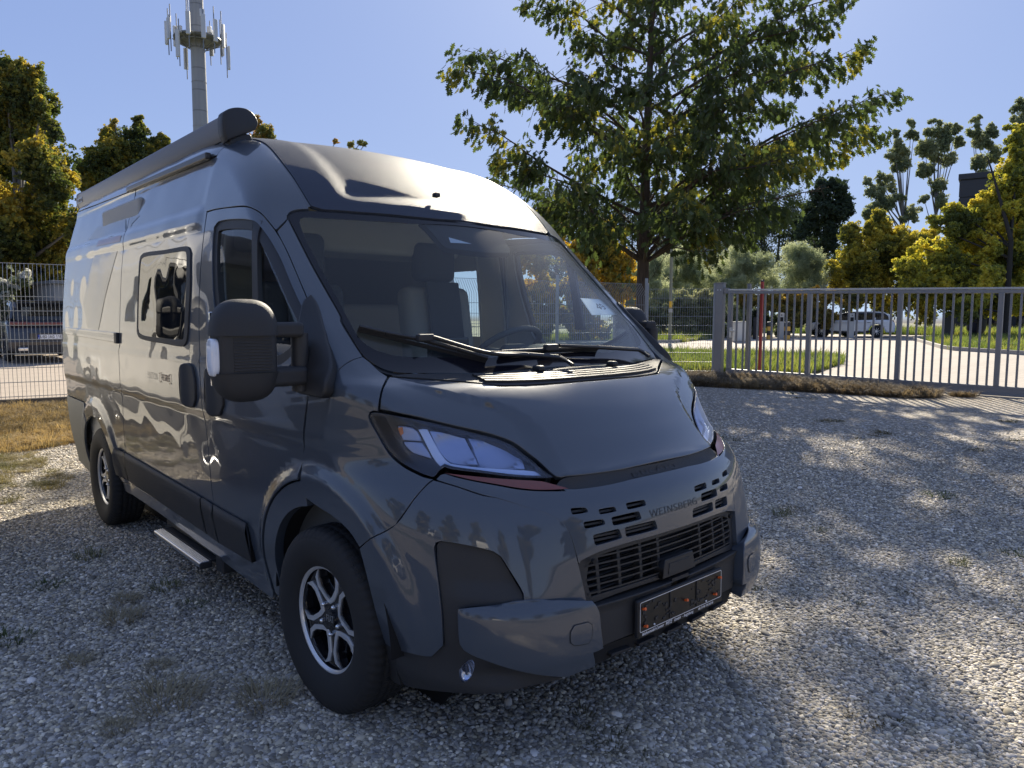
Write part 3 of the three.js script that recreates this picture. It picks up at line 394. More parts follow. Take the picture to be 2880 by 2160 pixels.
  part(van, 'hexagon_decal', panel('side', O('hexdecal'), { h: .08, off: .0018, depth: 0, smooth: false }), M.decalGrey);
  part(van, 'light_bar', [beam([-1.31, 2.345, .893], [-2.79, 2.362, .888], .030, .034, [0, 1, 0], .008)], std([0.05, 0.045, 0.04], 0.35));
  // --- sills and cladding
  both('sill', panel('side', [[.56, .305], [.74, .326], [1.10, .33], [1.13, .395], [2.73, .408], [2.94, .392], [2.94, .33], [2.0, .315], [1.2, .28], [.6, .25]], { h: .05, seg: .08, sharp: 15, off: -.004 }), P);
  for (const [a, b, t0, t1, l0, l1] of [[.712, 1.112, .593, .601, .408, .405], [1.124, 1.272, .601, .607, .404, .412], [1.286, 2.70, .607, .640, .414, .452], [2.724, 2.925, .641, .641, .452, .462]]) both('side_cladding', panel('side', [[a, t0], [b, t1], [b, l1], [a, l0]], { h: .05, off: (u, v) => { const c = Math.min(1, (t0 + (t1 - t0) * (u - a) / (b - a) - v) / .03); return .005 + .017 * Math.sqrt(Math.max(0, 1 - (1 - c) ** 2)); }, depth: .03, bevel: .005, smooth: false, gap: .001 }), M.grain);
  // --- bumper
  both('bumper_corner', panel('corner', O('bumperCorner'), { h: .022, depth: .03 }), P);
  both('bumper_foot', panel('corner', O('sidefoot'), { h: .03, depth: .03 }), M.grain);
  const ins = O('insert'), fogH = O('fog');
  both('bumper_insert', panel('corner', ins, { h: .02, depth: .03, gap: .001, off: (u, v) => -.008 - .016 * sst(v, .60, .68) * (1 - sst(u, .15, .25)) + .012 * gs(v - .30, .05) * sst(u, -.1, .05) - .022 * gs(u - .02, .09) * gs(v - .35, .035), holes: [fogH] }), M.grain);
  const tusk = panel('corner', O('tusk'), { h: .018, depth: .06, gap: .001, bevel: .004, off: (u, v) => { const top = .572 + .028 * sst(u, .17, .0) ; const c = Math.min(1, Math.max(0, (.604 - v) / .05)), s = Math.min(1, Math.max(0, (.178 - u) / .15)), lo = 1 - .35 * (1 - sst(v, .33, .42)); return (.005 + .032 * Math.sqrt(1 - (1 - c) ** 2)) * (.12 + .88 * Math.sqrt(1 - (1 - s) ** 2)) * lo; } });
  both('bumper_block', tusk, P); both('tow_cover', panel('corner', O('toweye'), { h: .03, off: .0405, depth: .002, gap: 0, bevel: .001 }), P); both('tow_cover_gap', panel('corner', insetLoop(O('toweye'), area2(O('toweye')) > 0 ? -.003 : .003), { h: .03, off: .0392, depth: 0, gap: 0 }), M.shut);
  const fl = pair('fog_lamp'); both('lamp_reflector', panel('corner', fogH, { h: .012, gap: -.002, depth: .0, off: (u, v) => -.012 - .02 * Math.max(0, 1 - (((u - .15) / .03) ** 2 + ((v - .36) / .045) ** 2)) }), M.chrome, fl); both('lamp_lens', panel('corner', fogH, { h: .02, depth: .01, off: (u, v) => -.004 + .006 * Math.max(0, 1 - (((u - .15) / .03) ** 2 + ((v - .36) / .045) ** 2)), gap: .002 }), M.lens, fl);
  both('lamp_bulb', panel('corner', [[.158, .385], [.146, .385], [.146, .34], [.158, .34]], { h: .03, off: -.012, depth: 0 }), M.ink, fl);
  const slotU = (() => { const a = O('slots'), o = []; for (let i = 0; i < a.length; i += 4) o.push(a.slice(i, i + 4)); return o; })();
  const rnd = (q) => { // rounds the corners of a slot
    let p = area2(q) < 0 ? q.slice().reverse() : q; const o = []; const n = p.length, r = .009; for (let i = 0; i < n; i++) { const a = p[(i + n - 1) % n], b = p[i], c = p[(i + 1) % n], la = Math.hypot(a[0] - b[0], a[1] - b[1]), lc = Math.hypot(c[0] - b[0], c[1] - b[1]), A = [b[0] + (a[0] - b[0]) * r / la, b[1] + (a[1] - b[1]) * r / la], C = [b[0] + (c[0] - b[0]) * r / lc, b[1] + (c[1] - b[1]) * r / lc]; o.push(A, [(A[0] + 2 * b[0] + C[0]) / 4, (A[1] + 2 * b[1] + C[1]) / 4], C); } return o; };
  const cen = symm(O('bumperCentre')), slots = [...slotU, ...slotU.map((q) => q.map(([u, v]) => [-u, v]))].map(rnd);
  part(van, 'bumper_centre', panel('nose', cen, { h: .02, depth: .03, holes: slots }), P);
  for (const q of slots) { const u0 = Math.min(...q.map((p) => p[0])), u1 = Math.max(...q.map((p) => p[0])), v0 = Math.min(...q.map((p) => p[1])), v1 = Math.max(...q.map((p) => p[1])); for (const k of v1 - v0 > .035 ? [.36, .68] : [.5]) { const v = v0 + (v1 - v0) * k; part(van, 'slot_slat', panel('nose', [[u0, v - .003], [u1, v - .003], [u1, v + .003], [u0, v + .003]], { h: .1, off: -.016, depth: .03, gap: 0, smooth: false }), M.black); } }
  part(van, 'grille_backing', panel('nose', [[-.52, .55], [.52, .55], [.55, .9], [-.55, .9]], { h: .08, off: -.075, depth: 0 }), M.deep);
  part(van, 'bumper_shelf', panel('hood', [...symm([[0, .092], [.14, .097], [.23, .102], [.354, .117], [.43, .128], [.47, .134], [.50, .118], [.485, .092], [.42, .074], [.30, .062], [.15, .05], [0, .045]])], { h: .04, off: -.006, depth: .0, gap: 0 }), M.grain);
  part(van, 'model_lettering', textOn('hood', 'DUCATO', .155, -.11, .064, .084, -.004), M.black);
  both('headlight_stripe', panel('lamp', O('decal'), { h: .05, off: .0016, depth: 0, gap: 0 }), M.red);
  part(van, 'brand_lettering', textOn('nose', 'WEINSBERG', .146, -.154, .803, .829, .0012, { font: fontR }), M.emboss);
  // lower grille
  const gr = new THREE.Group(); gr.name = 'lower_grille'; van.add(gr);
  part(gr, 'grille_frame', panel('nose', symm(O('grille')), { h: .05, off: -.018, depth: .03, holes: [symm([[0, .722], [.28, .718], [.385, .710], [.44, .69], [.455, .63], [.44, .575], [.30, .578], [0, .578]])] }), M.black);
  for (let k = 0; k < 6; k++) { const v = .588 + k * .0235; part(gr, 'slat', panel('nose', [[-.455, v - .0028], [.455, v - .0028], [.455, v + .0028], [-.455, v + .0028]], { h: .09, off: -.016 - (k % 2) * .004, depth: .035, gap: 0, smooth: false }), M.black); }
  for (const u of [-.40, -.30, -.19, .09, .19, .30, .40]) part(gr, 'rib', panel('nose', [[u - .006, .575], [u + .006, .575], [u + .006, .722], [u - .006, .722]], { h: .09, off: -.024, depth: .03, gap: 0, smooth: false }), M.black);
  for (const u of [-.43, .43]) part(gr, 'grille_screw', new THREE.CylinderGeometry(.009, .009, .012, 12).rotateZ(Math.PI / 2).translate(Xc(.70) - .04, .698, u), M.deep);
  part(gr, 'radar_box', panel('nose', [[-.105, .57], [.105, .57], [.088, .635], [-.088, .635]], { h: .04, off: .004, depth: .05, bevel: .004, smooth: false }), M.black); part(gr, 'radar_cover', panel('nose', [[-.075, .58], [.075, .58], [.065, .62], [-.065, .62]], { h: .04, off: .0065, depth: .002, smooth: false }), M.grain);
  part(van, 'bumper_panel', panel('nose', symm(O('lowpanel')), { h: .03, depth: .04, bevel: .004, off: (u, v) => -.004 + .010 * sst(v, .525, .545), gap: .002 }), M.grain);
  part(van, 'lower_intake', panel('nose', symm(O('lowgrille')), { h: .04, depth: .03, off: -.02 }), M.deep);
  for (const u of [-.30, -.14, .02, .18, .32]) part(van, 'intake_lip', panel('nose', [[u - .06, .345], [u + .05, .345], [u + .04, .357], [u - .05, .357]], { h: .05, off: .0, depth: .03 }), M.black);
  { // number-plate holder without a plate
    const ph = new THREE.Group(); ph.name = 'plate_holder'; ph.position.set(.9625, .4625, 0); ph.rotation.z = .013; van.add(ph);
    const cv = document.createElement('canvas'); cv.width = 1024; cv.height = 256; const g = cv.getContext('2d'); g.fillStyle = '#0b0b0c'; g.fillRect(0, 0, 1024, 256); g.strokeStyle = '#e8e8ea'; g.lineWidth = 5; g.beginPath(); g.roundRect(14, 10, 996, 208, 12); g.stroke();
    g.fillStyle = '#f2f2f4'; g.save(); g.transform(1, 0, -.2, 1, 0, 0); g.font = 'bold 27px sans-serif'; g.fillText('Wohnmobil-Center', 84, 247); g.font = 'bold 33px sans-serif'; g.fillText('PETZ', 352, 248); g.font = 'bold 27px sans-serif'; g.fillText('GmbH  ·  Augsburg', 452, 247); g.font = 'bold 23px sans-serif'; g.fillText('☎ 08 21/90 720 90 90', 738, 246); g.restore();
    const t = new THREE.CanvasTexture(cv); t.colorSpace = THREE.SRGBColorSpace; const face = new THREE.PlaneGeometry(.532, .133).rotateY(Math.PI / 2).translate(.0104, 0, 0);
    part(ph, 'holder_frame', box(.02, .138, .54, 0, 0, 0, .007), M.black); part(ph, 'holder_print', face, std([1, 1, 1], .45, 0, { map: t }));
    const rr = rng(11), relief = []; for (let i = 0; i < 70; i++) { const z = (rr() - .5) * .48, y = (rr() - .35) * .085; if (Math.abs(z) < .05) continue; relief.push(box(.004, .003 + rr() * .012, .004 + rr() * .016, .0115, y, z, .0008, 1)); } part(ph, 'holder_relief', relief, M.black);
    for (const z of [-.085, .085]) part(ph, 'holder_rib', box(.005, .1, .004, .012, .01, z, .001), M.black);
    for (const [z, y] of [[-.236, .038], [-.205, -.022], [-.01, .005], [.246, .040], [.236, -.026]]) part(ph, 'orange_clip', new THREE.CylinderGeometry(.0045, .0055, .014, 10).rotateZ(Math.PI / 2 + .3).translate(.018, y, z), M.orange);
    for (const [z, y] of [[-.15, -.037], [.18, -.036]]) part(ph, 'white_clip', new THREE.SphereGeometry(.004, 8, 6).translate(.013, y, z), M.white);
  }
  // --- headlights
  const hl = pair('headlight');
  both('lamp_housing', panel('lamp', O('headlight'), { h: .03, off: (u, v, p) => -.04, depth: 0, gap: .004 }), M.gloss, hl); both('lamp_wall', panel('lamp', O('headlight'), { h: .03, off: -.003, depth: .045, gap: .004, holes: [insetLoop(smoothLoop(O('headlight'), .03), area2(O('headlight')) > 0 ? .012 : -.012)] }), M.gloss, hl);
  both('daylight_strip', panel('lamp', O('drl'), { h: .02, off: -.014, depth: .02, bevel: .004 }), M.drl, hl);
  const bowlOff = (cu, cv) => (u, v) => { const d = ((u - cu) / .085) ** 2 + ((v - cv) / .062) ** 2; return -.018 - .020 * Math.max(0, 1 - d) ** .7; };
  both('reflector_bowl', panel('lamp', O('bowlA'), { h: .012, off: bowlOff(.305, .615), depth: .02 }), M.bowl, hl); both('reflector_bowl', panel('lamp', O('bowlB'), { h: .012, off: bowlOff(.155, .595), depth: .02 }), M.bowl, hl);
  both('turn_signal', panel('lamp', O('turnA'), { h: .02, off: -.018, depth: .012, bevel: .004 }), M.bowl, hl); both('turn_signal', panel('lamp', O('turnB'), { h: .02, off: -.02, depth: .012, bevel: .004 }), M.bowl, hl);
  both('amber_bulb', panel('lamp', [[.508, .690], [.490, .692], [.487, .67], [.497, .662]], { h: .02, off: -.014, depth: .008 }), M.amber, hl);
  both('lamp_lens', panel('lamp', O('headlight'), { h: .025, depth: .003, gap: .004, off: (u, v) => .003 }), M.lens, hl);
  // --- wheel wells, underbody
  for (const x of [0, -3.41]) both('wheel_well', mergeGeometries([new THREE.CylinderGeometry(.462, .462, .34, 40, 1, true, Math.PI / 2, Math.PI).rotateX(Math.PI / 2).translate(x, .358, .80), new THREE.CircleGeometry(.46, 40).translate(x, .358, .64)].map((g) => g.toNonIndexed())), M.deep);
  part(van, 'underbody', [box(2.55, .08, 1.5, -1.70, .33, 0, .01), box(5.0, .06, 1.24, -1.75, .31, 0, .01), box(.5, .25, 1.2, .45, .42, 0, .05), box(.7, .06, 1.6, -4.0, .36, 0, .01)], M.deep);
  // --- step
  const st = new THREE.Group(); st.name = 'entry_step'; van.add(st);
  part(st, 'step_tread', [box(.80, .03, .06, -1.70, .240, .985, .012), ...[0, 1, 2, 3].map((k) => beam([-2.09, .2565, .965 + k * .011], [-1.31, .2565, .965 + k * .011], .005, .004, [0, 1, 0], .001))], M.alu); part(st, 'step_mat', box(.78, .012, .055, -1.70, .252, .928, .003), M.black); part(st, 'step_end_cap', box(.016, .034, .066, -1.296, .24, .985, .008), M.black);
  part(st, 'step_case', [box(.84, .09, .04, -1.72, .315, .905, .006), box(.84, .012, .10, -1.72, .236, .88, .003)], std([.06, .055, .05], .4, .5)); part(st, 'step_side', [box(.10, .13, .09, -1.235, .27, .895, .012)], M.black); part(st, 'step_bracket', box(.24, .03, .03, -1.10, .285, .88, .002), M.alu);
  // --- mirrors
  const mi = pair('wing_mirror'), fold = (g) => g.translate(0, 0, -1.055).rotateY(-1.2).translate(-.02, 0, 1.055); // the far mirror is folded in
  const head = (name, geos, mat) => { const g = merged(geos); part(mi(1), name, g, mat); part(mi(-1), name, mirrorZ(fold(g.clone())), mat); };
  both('mirror_foot', panel('side', O('mirrorfoot'), { h: .03, depth: .04, bevel: .012, gap: 0, off: (u, v) => .012 + .035 * sst(v, 1.55, 1.3) }), M.black, mi);
  { const lump = (w, h, d, x, y, z, pw = 3.2) => { const g = new THREE.SphereGeometry(1, 40, 24), p = g.attributes.position; for (let i = 0; i < p.count; i++) { const v = [p.getX(i), p.getY(i), p.getZ(i)], k = Math.pow(Math.abs(v[0]) ** pw + Math.abs(v[1]) ** pw + Math.abs(v[2]) ** pw, -1 / pw); p.setXYZ(i, v[0] * k * w / 2, v[1] * k * h / 2, v[2] * k * d / 2); } g.computeVertexNormals(); return g.translate(x, y, z); };
    const cut = (g, y0, y1) => { const p = g.attributes.position; for (let i = 0; i < p.count; i++) p.setY(i, Math.max(y0, Math.min(y1, p.getY(i)))); g.computeVertexNormals(); return g; };
    head('mirror_cap', [cut(lump(.15, .32, .235, 0, 1.435, 1.262, 2.9), 1.468, 2), box(.07, .055, .13, .015, 1.487, 1.12, .016, 3)], M.grain);
    head('mirror_body', [cut(lump(.128, .5, .205, -.004, 1.42, 1.262, 6), 1.335, 1.475)], M.black);
    for (let k = 0; k < 11; k++) head('mirror_rib', [box(.004, .006, .135, .0605, 1.35 + k * .0105, 1.255, .0018)], M.black);
    head('mirror_base', [cut(lump(.15, .34, .235, 0, 1.405, 1.262, 2.9), 0, 1.34), box(.075, .07, .16, .012, 1.318, 1.12, .02, 3)], M.grain);
    both('mirror_hinge', [bar([.0, 1.26, 1.055], [.0, 1.475, 1.055], .032, 20)], M.black, mi);
    head('turn_lamp', [lump(.07, .13, .03, .005, 1.395, 1.372, 4)], phys([.75, .78, .85], { roughness: .12, clearcoat: 1 })); head('mirror_glass', [box(.006, .26, .19, -.068, 1.42, 1.262, .02)], M.chrome);
  }
  // --- awning
  const aw = new THREE.Group(); aw.name = 'awning'; van.add(aw);
  const prof = (k = 0) => { const s = new THREE.Shape(); s.moveTo(.700 - k, 2.495); s.lineTo(.832 + k, 2.424 - k); s.bezierCurveTo(.846 + k, 2.44, .849 + k, 2.50, .840 + k, 2.534 + k); s.bezierCurveTo(.828, 2.552 + k, .79, 2.572 + k, .742, 2.570 + k); s.bezierCurveTo(.712 - k, 2.567, .692 - k, 2.545, .690 - k, 2.52); s.closePath(); return s; };
  const ext = (s, x0, x1, bv = .003) => { const g = new THREE.ExtrudeGeometry(s, { depth: x1 - x0, bevelEnabled: bv > 0, bevelSize: bv, bevelThickness: bv, bevelSegments: 3, curveSegments: 14 }); g.applyMatrix4(new THREE.Matrix4().makeBasis(V3(0, 0, 1), V3(0, 1, 0), V3(-1, 0, 0))); return g.translate(x1, 0, 0); };
  part(aw, 'awning_case', toCreasedNormals(ext(prof(), -4.46, -1.275, .002), .7), M.awning); part(aw, 'awning_end_cap', toCreasedNormals(ext(prof(.002), -1.262, -1.205, .012), .9), M.black); part(aw, 'awning_joint', ext(prof(-.002), -1.275, -1.26, 0), M.gloss); part(aw, 'awning_end_cap', toCreasedNormals(ext(prof(.001), -4.475, -4.462, .006), .9), M.awning);
  part(aw, 'awning_bracket', [box(.12, .075, .12, -1.27, 2.425, .765, .012), box(3.1, .05, .03, -2.8, 2.41, .72, .004), box(3.2, .014, .11, -2.87, 2.412, .775, .003)], M.black);
  part(aw, 'awning_badge', [box(.17, .040, .003, -4.36, 2.478, .8490, .001)], M.decalGrey); part(aw, 'badge_block', [box(.06, .024, .003, -4.395, 2.478, .8508, .001), box(.06, .024, .003, -4.325, 2.478, .8508, .001)], M.ink);
  part(van, 'roof_aerial', [box(.035, .022, .03, -.470, 2.137, .087, .006)], M.black);
  // --- wheels
  for (const s of [1, -1]) { makeWheel(van, 0, .3585, s * .893, s, s > 0 ? .10 : .5, 0.05); makeWheel(van, -3.41, .3585, s * .890, s, s > 0 ? -.05 : .9); }
  buildCab(van);
  return van;
}
// ---------------------------------------------------------------- what shows through the glass: dashboard, wheel, seats, linings
function buildCab(van) {
  const dash = new THREE.Group(); dash.name = 'dashboard'; van.add(dash);
  const prof = new THREE.Shape([[-.55, .55], [-.50, 1.02], [-.42, 1.16], [-.34, 1.225], [-.1, 1.255], [.10, 1.262], [.24, 1.27], [.30, 1.20], [.30, .55]].map((p) => new THREE.Vector2(...p)));
  part(dash, 'dashboard_top', new THREE.ExtrudeGeometry(prof, { depth: 1.74, bevelEnabled: true, bevelSize: .02, bevelThickness: .02, bevelSegments: 2 }).translate(0, 0, -.87), M.dash);
  const hood = new THREE.SphereGeometry(1, 32, 20), hp = hood.attributes.position; for (let i = 0; i < hp.count; i++) if (hp.getY(i) < 0) hp.setY(i, 0); hood.computeVertexNormals();
  part(dash, 'instrument_hood', hood.clone().scale(.24, .165, .26).translate(-.24, 1.23, -.44), M.dash); part(dash, 'centre_hood', hood.clone().scale(.30, .095, .26).translate(-.18, 1.235, .05), M.dash); part(dash, 'storage_tray', box(.2, .03, .3, -.05, 1.335, .03, .02), M.trim); part(dash, 'tray_opening', box(.12, .012, .2, -.04, 1.348, .03, .004), M.ink);
  part(dash, 'screen', box(.025, .15, .25, -.36, 1.36, .10, .012).rotateZ(0), M.screen); part(dash, 'air_vent', new THREE.TorusGeometry(.05, .012, 10, 24).rotateY(Math.PI / 2).translate(-.33, 1.27, .27), M.trim);
  const sw = new THREE.Group(); sw.name = 'steering_wheel'; sw.position.set(-.52, 1.36, -.43); sw.rotation.z = .62; van.add(sw);
  part(sw, 'wheel_rim', new THREE.TorusGeometry(.195, .0165, 14, 56).rotateX(Math.PI / 2), M.dash); part(sw, 'wheel_boss', box(.14, .05, .16, 0, -.03, 0, .02), M.dash); part(sw, 'wheel_spoke', [bar([0, -.02, 0], [0, 0, .19], .014), bar([0, -.02, 0], [0, 0, -.19], .014), bar([0, -.02, 0], [-.19, 0, 0], .014)], M.dash);
  const seat = (z, back, mid) => { const s = new THREE.Group(); s.name = 'seat'; s.position.set(-1.02, 0, z); van.add(s);
    part(s, 'seat_cushion', box(.52, .16, .50, .16, .98, 0, .06, 4), back); const b = box(.15, .74, .50, -.10, 1.36, 0, .06, 4).applyMatrix4(new THREE.Matrix4().makeTranslation(-.08, 1.0, 0).multiply(new THREE.Matrix4().makeRotationZ(.17)).multiply(new THREE.Matrix4().makeTranslation(.08, -1.0, 0)));
    part(s, 'backrest', b, back); part(s, 'backrest_centre', box(.02, .62, .25, .035, 1.42, 0, .01).applyMatrix4(new THREE.Matrix4().makeTranslation(-.09, 0, 0).multiply(new THREE.Matrix4().makeTranslation(-.08, 1.0, 0)).multiply(new THREE.Matrix4().makeRotationZ(.17)).multiply(new THREE.Matrix4().makeTranslation(.14, -1.0, 0))), mid);
    part(s, 'headrest', box(.11, .24, .30, -.215, 1.87, 0, .05, 4), mid); part(s, 'headrest_post', [-.055, .055].map((q) => bar([-.20, 1.66, q], [-.21, 1.80, q], .006)), M.chrome); part(s, 'seat_base', box(.45, .45, .42, .12, .68, 0, .03), M.dark);
    part(s, 'armrest', [-.30, .30].map((q) => box(.34, .06, .06, .05, 1.24, q, .025)), M.dark); };
  seat(.46, M.dark, M.dark); seat(-.44, M.fabric, M.dark);
  // linings: floor, bulkhead trim, headliner, door trims
  part(van, 'cab_floor', box(4.6, .04, 1.8, -2.0, .50, 0, .005), M.dark); part(van, 'headliner', [box(.9, .03, 1.35, -1.15, 2.20, 0, .01), box(3.2, .03, 1.3, -2.9, 2.34, 0, .01)], M.lining);
  part(van, 'overhead_locker', box(.45, .30, 1.3, -1.45, 2.05, 0, .04), M.lining); part(van, 'bathroom_wall', [box(.9, 1.75, .75, -2.9, 1.40, .55, .02)], M.lining); part(van, 'kitchen_block', [box(1.2, .9, .5, -2.3, .96, .70, .02)], M.wood); part(van, 'rear_cabinet', box(.5, 1.7, 1.5, -4.05, 1.4, 0, .02), M.wood); part(van, 'bench', [box(.5, .45, .8, -1.9, .75, -.52, .03), box(.12, .75, .8, -2.15, 1.25, -.52, .05)], M.fabric);
  for (const s of [1, -1]) { const trimG = panel('side', [[1.14, 1.30], [.06, 1.30], [.12, .95], [.5, .80], [.58, .45], [1.1, .45]], { h: .08, off: -.07, depth: .02 }); part(van, 'door_trim', s > 0 ? trimG : mirrorZ(trimG), M.trim);
    const pil = panel('side', [[1.16, 2.0], [1.38, 2.0], [1.38, .55], [1.14, .55], [1.12, 1.2]], { h: .08, off: -.06, depth: .02 }); part(van, 'pillar_trim', s > 0 ? pil : mirrorZ(pil), M.lining);
    const wl = panel('side', [[1.38, 2.28], [4.3, 2.3], [4.3, .5], [1.38, .5]], { h: .15, off: -.05, depth: 0, holes: [[[1.42, 1.86], [1.82, 1.86], [1.82, 1.40], [1.42, 1.40]]] }); part(van, 'wall_lining', s > 0 ? wl : mirrorZ(wl), M.lining);
    const df = panel('side', [[1.10, 2.0], [.8, 2.0], [.6, 1.975], [.5, 1.91], [.30, 1.74], [.1, 1.55], [.02, 1.36], [.05, 1.30], [1.14, 1.30]], { h: .06, off: -.035, depth: .02, holes: [insetLoop(smoothLoop(O('window'), .04), area2(O('window')) > 0 ? .02 : -.02)] }); part(van, 'door_frame_trim', s > 0 ? df : mirrorZ(df), M.trim); }
}
// ---------------------------------------------------------------- ground
const G = (x, z) => { const r = Math.hypot(x - 1, z - 2); return .28 * sst(r, 5.2, 11) * (1 - .42 * sst(x, -6, 0) * sst(-z, 2, 9)) + .16 * sst(r, 14, 42); };
function patch(outline, yoff, h, uvScale, tint) { // a sheet that follows the ground
  let p = outline; if (area2(p) < 0) p = p.slice().reverse(); const { verts, tris } = cellFill(p, h), P = [], UV = [], I = [], C = [];
  for (const [x, z] of verts) { P.push(x, G(x, z) + yoff, z); UV.push(x / uvScale, z / uvScale); if (tint) C.push(...tint(x, z)); }
  for (let i = 0; i < tris.length; i += 3) I.push(tris[i], tris[i + 2], tris[i + 1]);
  const g = new THREE.BufferGeometry(); g.setAttribute('position', new THREE.Float32BufferAttribute(P, 3)); g.setAttribute('uv', new THREE.Float32BufferAttribute(UV, 2)); if (tint) g.setAttribute('color', new THREE.Float32BufferAttribute(C, 3)); g.setIndex(I); g.computeVertexNormals(); return g;
}
// ---------------------------------------------------------------- leaves, crowns, trees
const fan = (pts, fold = 0) => { const P = []; for (let i = 1; i + 1 < pts.length; i++) for (const q of [pts[0], pts[i], pts[i + 1]]) P.push(q[0], q[1], (q[2] ?? 0) + fold * Math.abs(q[0])); return P; };
const soup = (P) => { const g = new THREE.BufferGeometry(); g.setAttribute('position', new THREE.Float32BufferAttribute(P, 3)); g.computeVertexNormals(); return g; };
const oakLeaf = (() => { const half = [[.0, 0], [.10, .06], [.08, .16], [.30, .26], [.13, .36], [.36, .52], [.14, .60], [.26, .78], [.08, .82], [0, 1]]; const P = []; for (const s of [1, -1]) for (let i = 0; i + 1 < half.length; i++) { const a = half[i], b = half[i + 1]; for (const q of s > 0 ? [[0, (a[1] + b[1]) / 2 - .05], a, b] : [[0, (a[1] + b[1]) / 2 - .05], b, a]) P.push(q[0] * s, q[1], .22 * Math.abs(q[0]) - .16 * q[1] * q[1]); if (i > 0) { const m0 = [0, (half[i - 1][1] + a[1]) / 2 - .05], m1 = [0, (a[1] + b[1]) / 2 - .05]; for (const q of s > 0 ? [m0, a, m1] : [m0, m1, a]) P.push(q[0] * s, q[1], .22 * Math.abs(q[0]) - .16 * q[1] * q[1]); } } return soup(P); })();
function clump(seed, n, len, wid, spread) { const r = rng(seed), P = []; const q = new THREE.Quaternion(), e = new THREE.Euler();
  for (let k = 0; k < n; k++) { e.set(r() * 6.28, r() * 6.28, r() * 6.28); q.setFromEuler(e); const o = V3(r() - .5, r() - .5, r() - .5).multiplyScalar(spread), L = len * (.7 + .6 * r()), w = wid * (.7 + .6 * r()); const pts = [[0, 0], [w * .5, L * .25], [w * .42, L * .6], [0, L], [-w * .42, L * .6], [-w * .5, L * .25]]; const f = fan(pts, .25); for (let i = 0; i < f.length; i += 3) { const v = V3(f[i], f[i + 1] - L / 2, f[i + 2]).applyQuaternion(q).add(o); P.push(v.x, v.y, v.z); } }
  return soup(P); }
const leafMat = (c, t = .35) => phys(c, { roughness: .95, transmission: t, thickness: 0, specularIntensity: .5, side: THREE.DoubleSide });
const bark = (() => { const t = dataTex(256, 512, (u, v) => { const n = tnoise(u, v, 3, 1), m = Math.abs(Math.sin(u * 6.28 * 9 + 2.4 * tnoise(u, v, 2, 3) * 3 + Math.sin(v * 6.28 * 3))); return [.20 + .12 * m + .08 * n, .17 + .10 * m + .07 * n, .15 + .08 * m + .06 * n]; }, true); t.repeat.set(1, 4); return new THREE.MeshStandardMaterial({ map: t, bumpMap: t, bumpScale: .03, roughness: .95 }); })();
const greyBark = std([.16, .15, .135], .95), DUM = new THREE.Object3D(), COL = new THREE.Color();
// scatters clumps through the outer part of overlapping balls; pal: list of linear colours, lighter at ball tops, sun exposure put into the leaf colour
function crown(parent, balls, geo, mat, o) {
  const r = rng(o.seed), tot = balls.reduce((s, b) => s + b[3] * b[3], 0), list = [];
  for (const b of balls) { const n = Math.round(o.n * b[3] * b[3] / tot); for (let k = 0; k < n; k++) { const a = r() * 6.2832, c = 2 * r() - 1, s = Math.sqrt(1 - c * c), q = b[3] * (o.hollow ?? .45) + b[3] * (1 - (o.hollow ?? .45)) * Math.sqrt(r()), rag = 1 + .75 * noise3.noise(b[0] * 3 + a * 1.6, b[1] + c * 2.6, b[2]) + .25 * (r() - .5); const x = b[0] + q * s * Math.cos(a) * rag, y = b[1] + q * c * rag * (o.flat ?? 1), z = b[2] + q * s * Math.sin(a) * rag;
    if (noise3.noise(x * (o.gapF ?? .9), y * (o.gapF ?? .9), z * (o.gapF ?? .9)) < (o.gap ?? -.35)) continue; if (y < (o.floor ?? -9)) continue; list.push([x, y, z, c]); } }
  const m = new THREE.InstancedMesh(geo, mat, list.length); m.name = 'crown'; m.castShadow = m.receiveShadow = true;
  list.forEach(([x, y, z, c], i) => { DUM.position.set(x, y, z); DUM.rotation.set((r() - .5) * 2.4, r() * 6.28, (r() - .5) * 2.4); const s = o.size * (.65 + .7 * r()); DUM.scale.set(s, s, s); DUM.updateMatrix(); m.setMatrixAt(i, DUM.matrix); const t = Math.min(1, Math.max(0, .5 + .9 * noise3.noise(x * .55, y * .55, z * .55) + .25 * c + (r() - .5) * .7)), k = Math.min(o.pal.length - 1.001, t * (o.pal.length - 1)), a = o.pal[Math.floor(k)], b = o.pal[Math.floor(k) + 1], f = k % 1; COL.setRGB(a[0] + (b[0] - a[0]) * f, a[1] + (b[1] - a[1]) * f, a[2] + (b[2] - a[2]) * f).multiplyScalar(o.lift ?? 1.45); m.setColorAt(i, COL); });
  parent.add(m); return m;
}
const limb = (a, b, r0, r1, sag = 0, seg = 7) => { const A = V3(...a), B = V3(...b), mid = A.clone().lerp(B, .5); mid.y += sag; const c = new THREE.QuadraticBezierCurve3(A, mid, B), g = new THREE.TubeGeometry(c, seg, 1, 7, false), p = g.attributes.position, f = c.getSpacedPoints(seg); for (let i = 0; i <= seg; i++) { const R = r0 + (r1 - r0) * i / seg, q = c.getPointAt(i / seg); for (let j = 0; j <= 7; j++) { const k = i * 8 + j; p.setXYZ(k, q.x + (p.getX(k) - q.x) * R, q.y + (p.getY(k) - q.y) * R, q.z + (p.getZ(k) - q.z) * R); } } return g; };
const CL = { broad: clump(3, 9, .30, .24, .55), small: clump(7, 12, .20, .12, .55), slim: clump(9, 14, .26, .05, .5), fine: clump(12, 14, .16, .11, .6) };
const LM = leafMat([1, 1, 1], .55), LMd = leafMat([1, 1, 1], .25);
